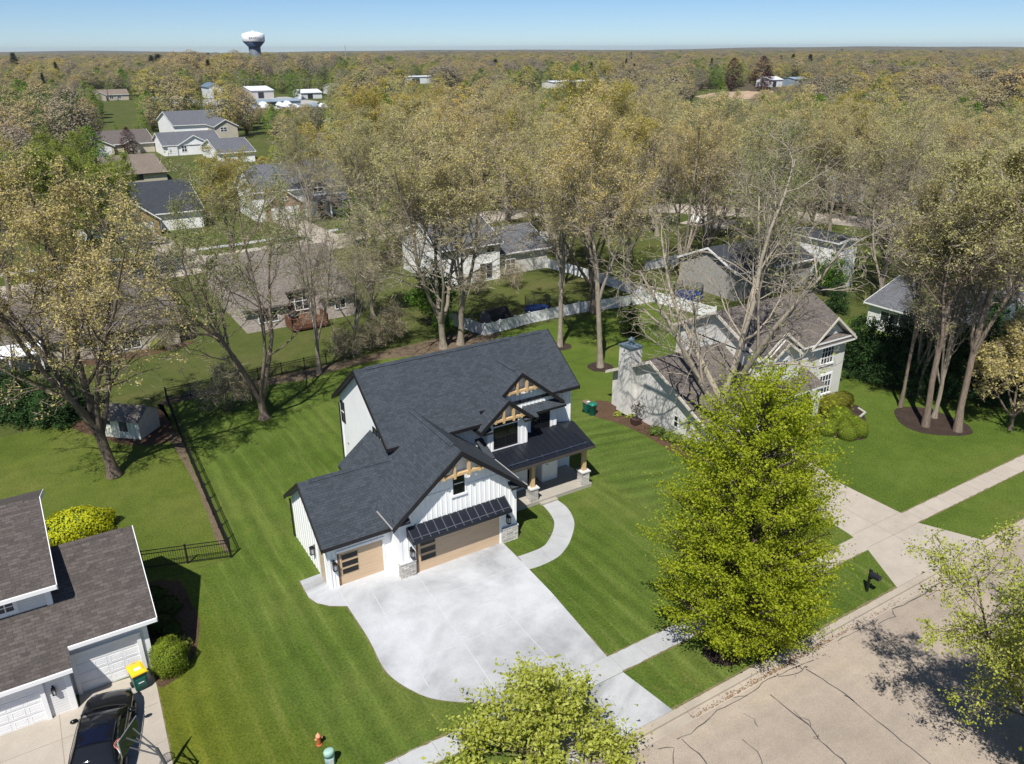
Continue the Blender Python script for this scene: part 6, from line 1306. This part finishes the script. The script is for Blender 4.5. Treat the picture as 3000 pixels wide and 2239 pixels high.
for px,py,r,rz in ((655,1340,1.25,.85),(620,1375,.62,.5),(690,1385,.6,.5),(740,1370,.72,.62),(590,1415,.85,.75),(700,1440,.85,.78),(765,1425,.8,.85),(775,1390,.62,.55),(545,1400,.7,.6),(530,1370,.6,.6),(670,1400,.45,.42)):
    x,y=g2(R1,px,py); bush('clipped_boxwood','rounded clipped boxwood in the cluster before the right house',x,y,r*.74,r*.74,rz*.8,M['leaf_box'],.045,2300,20+i,.03,'clipped boxwoods before the right house'); i+=1
x,y=g2(R1,640,1285); bush('clipped_hedge','long bronze-green clipped hedge along the front of the right house',x,y+.1,1.9,.8,.85,M['leaf_hedge'],.07,800,40,.05)
for px,py,r in ((700,1330,.55),(760,1340,.4),(850,1390,.5),(930,1420,.5),(980,1440,.35)):
    x,y=g2(HH,px,py); bush('border_shrub','low green shrub in the mulch border along the white garage wall',x,y,r,r*.7,.42,leafmat('border_leaf',(.10,.15,.03),(.22,.28,.08),.3),.09,420,50+px,.35,'shrubs in the border along the white garage wall')
x,y=g2(HH,1120,1520); bush('pale_shrub','pale grey-green shrub at the garage corner beside the green bin',x,y,.7,.55,.6,leafmat('grey_green_leaf',(.20,.24,.11),(.36,.38,.2),.3),.08,260,60,.5)
for px,py,r in ((260,1100,.45),(390,1130,.35)):
    x,y=g2(HH,px,py); bush('ground_shrub','yellow-green ground plant at the foot of the white chimney',x,y,r,r*.6,.2,M['leaf_lime'],.08,700,70+px,.4,'ground plants at the foot of the white chimney')
x,y=g2(K8,1190,290); bush('yellow_bush','golden bush by the short white fence far behind the ridge',x,y,2.4,1.6,1.7,M['leaf_yellow'],.17,150,80,.25)
x,y=g2(K7,960,870); bush('pale_shrub','small pale shrub by the tan brick wall',x,y,.8,.6,.6,M['leaf_lime'],.1,300,81,.4)
# ================================================================ the wide wood behind
def crown_tpl(seed,H,prof,n,size,inner,twig):
    """crown of a far tree: (leaf points, twig points); the outer upper shell carries leaves, the inside grey twigs"""
    rng=NR(seed); out=[]
    zs=[p[0] for p in prof]; ws=[p[1] for p in prof]
    nc=max(6,n//14); z=rng.random(nc)**.8; az=rng.random(nc)*6.283; R_=np.interp(z,zs,ws)*(inner+(1-inner)*rng.random(nc)**.5)*(1+.15*np.sin(3*az+seed)); C=np.stack([R_*np.cos(az),R_*np.sin(az),z*H],1)
    P=np.repeat(C,n//nc+1,0)[:n]; P=P+rng.normal(size=P.shape)*np.array([1,1,.8])*size*.95
    nt=int(n*twig); z=rng.random(nt)**.9*.95; az=rng.random(nt)*6.283; R_=np.interp(z,zs,ws)*rng.random(nt)**.6*.97; Tw=np.stack([R_*np.cos(az),R_*np.sin(az),z*H],1)
    return P,Tw
round_=[(.0,.3),(.16,.7),(.25,2.6),(.4,4.2),(.6,4.6),(.8,3.6),(.93,1.9),(1,.3)]
vase=[(.0,.3),(.2,.5),(.35,1.7),(.55,3.2),(.75,3.8),(.9,2.6),(1,.4)]; cone=[(0,.3),(.06,2.2),(.3,2.1),(.6,1.2),(.85,.5),(1,.05)]; oval=[(0,.3),(.1,1.9),(.3,3.2),(.55,3.5),(.8,2.4),(1,.2)]
M['far_leaf']=leafmat('far_leaf',(.88,.88,.88),(1.12,1.12,1.12),.38,True,.24); M['far_twig']=leafmat('far_twig',(.7,.7,.7),(1.3,1.3,1.3),.15,True)
M['far_bark']=bark('far_bark',(.22,.19,.16))
SPEC=[('tan',round_,(.43,.36,.17),1.0,.9),('tan_b',vase,(.44,.37,.19),1.0,1.0),('brown',round_,(.34,.29,.195),.7,1.3),('gold',round_,(.44,.39,.11),1.1,.6),('olive',oval,(.27,.33,.075),1.1,.7),('green',oval,(.17,.29,.04),1.4,.3),('bright',oval,(.19,.28,.045),1.5,.2),('bare',vase,(.33,.285,.25),.25,2.2),('grey',round_,(.30,.275,.23),.5,1.8),('pine',cone,(.025,.05,.022),1.5,.1),('copper',oval,(.075,.012,.022),1.6,.05)]
SP={s[0]:i for i,s in enumerate(SPEC)}
TWIG=np.array((.265,.23,.165))
LAB={'tan':('budding_tree','tan budding tree in the far wood','tan budding trees of the far wood'),'tan_b':('budding_tree','tall vase-shaped tan tree in the far wood','vase-shaped tan trees of the far wood'),'brown':('budding_tree','brown barely budding tree in the far wood','brown trees of the far wood'),'gold':('budding_tree','golden budding tree in the far wood','golden trees of the far wood'),'olive':('leafing_tree','olive-green leafing tree in the far wood','olive-green trees of the far wood'),'green':('leafing_tree','green leafy tree in the far wood','green trees of the far wood'),'bright':('leafing_tree','bright green leafy tree in the far wood','bright green trees of the far wood'),'bare':('bare_tree','bare grey tree in the far wood','bare grey trees of the far wood'),'grey':('bare_tree','hazy grey-brown leafless tree in the far wood','grey-brown leafless trees of the far wood'),'pine':('pine_tree','dark conifer in the far wood','dark conifers of the far wood'),'copper':('copper_tree','dark copper-red tree in the far wood','copper-red trees of the far wood')}
def outward(A,H=16.,r=4.):
    d=(A-np.array([0,0,H*.38]))/np.array([r,r,H*.5]); d[:,2]+=.25; return d/(np.linalg.norm(d,axis=1)[:,None]+1e-6)
def tpl_mesh(kind,seed,n,size):
    nm,prof,c,kl,kt=SPEC[SP[kind]]; rng=NR(seed); P,Tw=crown_tpl(seed,16.,prof,int(n*kl),size,.62,kt/max(kl,.2))
    A=np.concatenate([P,Tw]); tint=np.ones((len(A),4)); tint[:len(P),:3]=c; tint[len(P):,:3]=TWIG
    hsh=1+.05*rng.normal(size=len(A)); tint[:,:3]*=hsh[:,None]
    sz=np.concatenate([np.full(len(P),size),np.full(len(Tw),size*1.1)])
    return A,sz,tint,len(P)
# which places must stay open (streets, yards, halls, field)
OPEN=[(-40,62,0,140),(60,130,0,110),(10,36,172,212),(60,158,372,520),(182,197,495,527),(320,440,300,400),(104,116,495,530),(284,316,600,645),(333,396,440,502),(468,526,396,428),(330,430,318,395),(100,135,410,430),(15,38,226,270),(33,60,196,292),(60,78,180,224),(96,110,240,284),(46,68,500,540)]
def free(x,y,m=4):
    for x0,x1,y0,y1 in OPEN:
        if x0-m<x<x1+m and y0-m<y<y1+m: return False
    return True
rng=NR(101); cand=[]
# sector in front of the camera, three rings of falling density
def sector(r0,r1,step,jit):
    out=[]; a=math.degrees(YAW)
    r=r0
    while r<r1:
        half=rad(36); nA=int(2*half*r/step)
        for i in range(nA):
            th=YAW-half+2*half*(i+rng.random())/nA; rr=r+rng.uniform(-jit,jit)*step; out.append((rr*math.sin(th),rr*math.cos(th)))
        r+=step*.9
    return out
near=[p for p in sector(118,380,10.2,.5) if free(*p)]
wk=['tan','tan_b','brown','gold','olive','green','bright','bare','grey','pine']; wp=np.array([.15,.11,.07,.12,.20,.21,.10,.07,.06,.035]); wp/=wp.sum()
def region_kind(x,y):
    d=math.hypot(x,y); px=(math.atan2(x,y)-YAW)
    w=wp.copy()
    f=.5+.5*math.sin(x*.021+1.3)*math.cos(y*.017+.4)
    for q in range(len(w)): w[q]*=math.exp(1.7*math.sin(x*.034+q*2.1+.6*math.sin(y*.021+q))*math.sin(y*.029+q*1.37))
    w[4]*=.4+1.6*f; w[5]*=.3+1.8*f; w[6]*=.3+1.7*f; w[0]*=1.7-f; w[1]*=1.7-f
    if d>420: w[[0,1,3]]*=1.5; w[6]*=.55; w[5]*=.9; w[9]*=.5
    w[[4,5]]*=1.35
    if px<-.10 and d<600: w[[4,5,6]]*=1.9; w[[7,8]]*=.8
    w/=w.sum(); return wk[rng.choice(len(wk),p=w)]
near.sort(key=lambda p:p[0]**2+p[1]**2)
# screening: keep the roofs and halls visible, with shorter trees before them
def maxh(x,y):
    d=math.hypot(x,y); h=19.
    az=math.atan2(x,y); px=CXp+F*math.tan(az-YAW)*1.1
    for (a,b,dd,lim) in VIEW:
        if a<px<b and d<dd: h=min(h,CAMZ-(lim-146)/2310.*d*1.08)
    return h
VIEW=[(240,420,215,470),(470,760,275,390),(690,960,520,270),(560,640,470,262),(240,380,530,292),(1170,1275,690,244),(1555,1790,600,262),(2050,2230,480,286),(2200,2390,630,250)]
TP={}
for k in wk+['copper']:
    TP[k]=[]
    for v in range(3 if k not in ('pine','copper') else 2):
        A,sz,tint,nl=tpl_mesh(k,300+len(TP[k])*7+SP[k]*31,4200,.27); r_=NR(5+v); mi=np.concatenate([np.zeros(nl),np.ones(len(A)-nl)]).astype(int)
        cr=leafmesh('crown',A,sz,r_,[M['far_leaf'],M['far_twig']],.62,.3,tint,mi,face=outward(A))
        br,_=grow(400+v+SP[k]*5,H=15.,r0=.2,split=.3,stems=4,spread=.4,n=(0,5,0,0),maxlev=2,lr=(0,.4,0,0)); br=[b_ for b_ in br if b_[2]<=2]; br,_=fit(br,np.zeros((1,3)),14.5 if k!='pine' else 15.)
        TP[k].append((tubes(br,M['far_bark'],'trunk',(6,4,3,3,3)),cr))
cnt=0; rest=[]
for (x,y) in near:
    k=region_kind(x,y); h=min(rng.uniform(11,18.5)*(1.05 if k in('tan_b','bare') else 1)*(.8 if k in('green','bright','olive','pine') else 1),maxh(x,y))
    if h<3.2: continue
    if cnt<285:
        w_,c_=TP[k][rng.integers(len(TP[k]))]; nm,lb,gr=LAB[k]; s=h/16.; ww=s*rng.uniform(.95,1.3)*(1.25 if h<9 else 1); tree_thing(nm,lb,(x,y,0),w_,c_,rng.random()*6.28,(ww,ww,s),gr); cnt+=1
    else: rest.append((x,y,h,k))
# trees that stand out in the photograph
for (px,py),k,h,w in ((V_(490,420),'copper',20,1.3),(V_(660,420),'copper',21,1.4),(V_(690,430),'copper',15,1.2),(V_(1320,600),'bright',15,1.1),(V_(1080,560),'bright',14,1.2),(T_(770,790),'copper',7,1.3),(T_(1740,470),'bright',16,1.2),(T_(360,420),'pine',19,1.3),(T_(290,520),'pine',16,1.),(T_(900,650),'green',13,1.),(T_(530,620),'bright',10,1.2),(T_(860,720),'bright',9,1.0),(T_(1340,700),'gold',17,1.1),(U_(910,370),'pine',18,2.2),(V_(840,330),'pine',20,2.2),(V_(770,320),'pine',19,1.8),(V_(940,330),'pine',20,2.2),(T_(930,215),'pine',23,3.4),(T_(890,215),'pine',22,2.4),(T_(1080,220),'pine',22,2.6),(T_(80,225),'pine',25,2.2),(T_(1990,1040),'copper',6,1.0),(U_(60,690),'green',9,1.3),(V_(420,560),'bright',13,1.2),(U_(580,520),'bright',13,1.3),(U_(1100,620),'gold',20,1.1)):
    x,y,_=gp(px,py); d=math.hypot(x,y)
    if d>900: x*=900/d; y*=900/d
    w_,c_=TP[k][0]; s=h/16.; tree_thing(LAB[k][0],{'copper':'dark copper-red tree standing out in the wood','bright':'bright green rounded tree standing out in the wood','pine':'dark conifer rising above the wood','green':'deep green tree standing out among the houses','gold':'golden tree standing out among the houses'}[k],(x,y,0),w_,c_,x,(s*w,s*w,s),{'copper':'copper-red trees standing out','bright':'bright green trees standing out','pine':'dark conifers standing out','green':'deep green trees standing out','gold':'golden trees standing out'}[k])
# the rest of the wood: one mass out to the horizon
mid=rest+[(x,y,rng.uniform(11,18),None) for x,y in sector(380,900,12.5,.5) if free(x,y)]
far=[(x,y,rng.uniform(12,18),None) for x,y in sector(900,1900,19,.5)]; vfar=[(x,y,rng.uniform(12,19),None) for x,y in sector(1900,5200,42,.5)]
# one object: points that carry the crowns already standing in the wood (geometry nodes), too many to count
PTS=[];KI=[];RZ=[];SCL=[]; TN=[(k,v) for k in wk for v in range(len(TP[k]))]; TI={t:i for i,t in enumerate(TN)}
for (x,y,h,k) in mid+far+vfar:
    d=math.hypot(x,y); k=k or region_kind(x,y); h=min(h*(.82 if k in('green','bright','olive') else 1),maxh(x,y))
    if h<3: continue
    h*=rng.uniform(.8,1.15); pxx=CXp+F*math.tan(math.atan2(x,y)-YAW)*1.1
    if 640<d<870 and 480<pxx<1150: h*=1.33
    s=h/16.; w=s*rng.uniform(1.2,1.75)*(1.5 if d>900 else 1.)*(2.3 if d>1900 else 1.); PTS.append((x,y,0)); KI.append(TI[(k,int(rng.integers(len(TP[k]))))]); RZ.append((0,0,rng.random()*6.28)); SCL.append((w,w,s))
me=bpy.data.meshes.new('forest'); me.from_pydata(PTS,[],[])
for nm,ty,dat in (('kind','INT',KI),('rz','FLOAT_VECTOR',RZ),('sz','FLOAT_VECTOR',SCL)):
    a=me.attributes.new(nm,ty,'POINT'); a.data.foreach_set('value' if ty=='INT' else 'vector',np.asarray(dat,np.int32 if ty=='INT' else np.float32).ravel())
fo=mesh_obj('forest',me); tag(fo,'continuous wood of budding trees reaching to the horizon','wood',None,'stuff')
G=bpy.data.node_groups.new('forest_crowns','GeometryNodeTree'); G.interface.new_socket('Geometry',in_out='INPUT',socket_type='NodeSocketGeometry'); G.interface.new_socket('Geometry',in_out='OUTPUT',socket_type='NodeSocketGeometry')
gi=G.nodes.new('NodeGroupInput'); go=G.nodes.new('NodeGroupOutput'); jn=G.nodes.new('GeometryNodeJoinGeometry'); G.links.new(jn.outputs[0],go.inputs[0])
def na(nm,ty):
    n_=G.nodes.new('GeometryNodeInputNamedAttribute'); n_.data_type=ty; n_.inputs[0].default_value=nm; return n_.outputs[0]
ak,ar,az_=na('kind','INT'),na('rz','FLOAT_VECTOR'),na('sz','FLOAT_VECTOR')
CR={}
for ob in bpy.data.objects:
    if ob.type=='MESH' and ob.name.split('.')[0]=='crown': CR.setdefault(ob.data.name,ob)
for i,(k,v) in enumerate(TN):
    src=CR.get(TP[k][v][1].name)
    if src is None: src=CR[[TP[k][q][1].name for q in range(len(TP[k])) if TP[k][q][1].name in CR][0]]
    cp=G.nodes.new('FunctionNodeCompare'); cp.data_type='INT'; cp.operation='EQUAL'; ins=[q for q in cp.inputs if q.type=='INT']; G.links.new(ak,ins[0]); ins[1].default_value=i
    oi=G.nodes.new('GeometryNodeObjectInfo'); oi.transform_space='ORIGINAL'; oi.inputs[0].default_value=src; oi.inputs[1].default_value=True
    ip=G.nodes.new('GeometryNodeInstanceOnPoints'); G.links.new(gi.outputs[0],ip.inputs['Points']); G.links.new(cp.outputs[0],ip.inputs['Selection']); G.links.new(oi.outputs['Geometry'],ip.inputs['Instance'])
    er=G.nodes.new('FunctionNodeEulerToRotation'); G.links.new(ar,er.inputs[0]); G.links.new(er.outputs[0],ip.inputs['Rotation']); G.links.new(az_,ip.inputs['Scale']); G.links.new(ip.outputs[0],jn.inputs[0])
md=fo.modifiers.new('crowns','NODES'); md.node_group=G
# low hills on the skyline
rndh=NR(8); b=MB()
for (th0,th1,dist,hh) in ((-36,-18,6200,33),(-20,14,6800,26),(6,37,5600,34)):
    n=60; t_=np.linspace(th0,th1,n); hgt=hh*np.sin(np.linspace(.05,math.pi-.05,n))**.6*(1+.05*np.sin(t_*.9)); V0=[];V1=[];V2=[]
    for a,h in zip(t_,hgt):
        s,c=math.sin(YAW+rad(a)),math.cos(YAW+rad(a)); V0.append((dist*s,dist*c,-.2)); V1.append(((dist+900)*s,(dist+900)*c,h)); V2.append(((dist+2000)*s,(dist+2000)*c,-.2))
    for i in range(n-1): b.poly([V0[i],V0[i+1],V1[i+1],V1[i]]); b.poly([V1[i],V1[i+1],V2[i+1],V2[i]])
ht=NT('wooded_hill'); w_=ht.coord('World'); cc=ht.ramp(ht.noise(w_,.012,6,.7),[(.3,(.07,.065,.035)),(.55,(.13,.11,.06)),(.75,(.20,.16,.08))]); ht.bsdf(cc,.95,0,.05)
struct(b.build('hills',ht.m))
# ================================================================ air: even pale haze round the whole scene
hb=MB(); hb.box(-4200,9700,-1700,10700,-1.3,64)
hz=bpy.data.materials.new('air'); hz.use_nodes=True; t_=hz.node_tree; t_.nodes.clear(); ho=t_.nodes.new('ShaderNodeOutputMaterial'); pv=t_.nodes.new('ShaderNodeVolumePrincipled')
pv.inputs['Color'].default_value=(.80,.90,1.,1); pv.inputs['Density'].default_value=.00007; pv.inputs['Anisotropy'].default_value=.3
t_.links.new(pv.outputs[0],ho.inputs['Volume'])
struct(hb.build('haze',hz),'stuff')
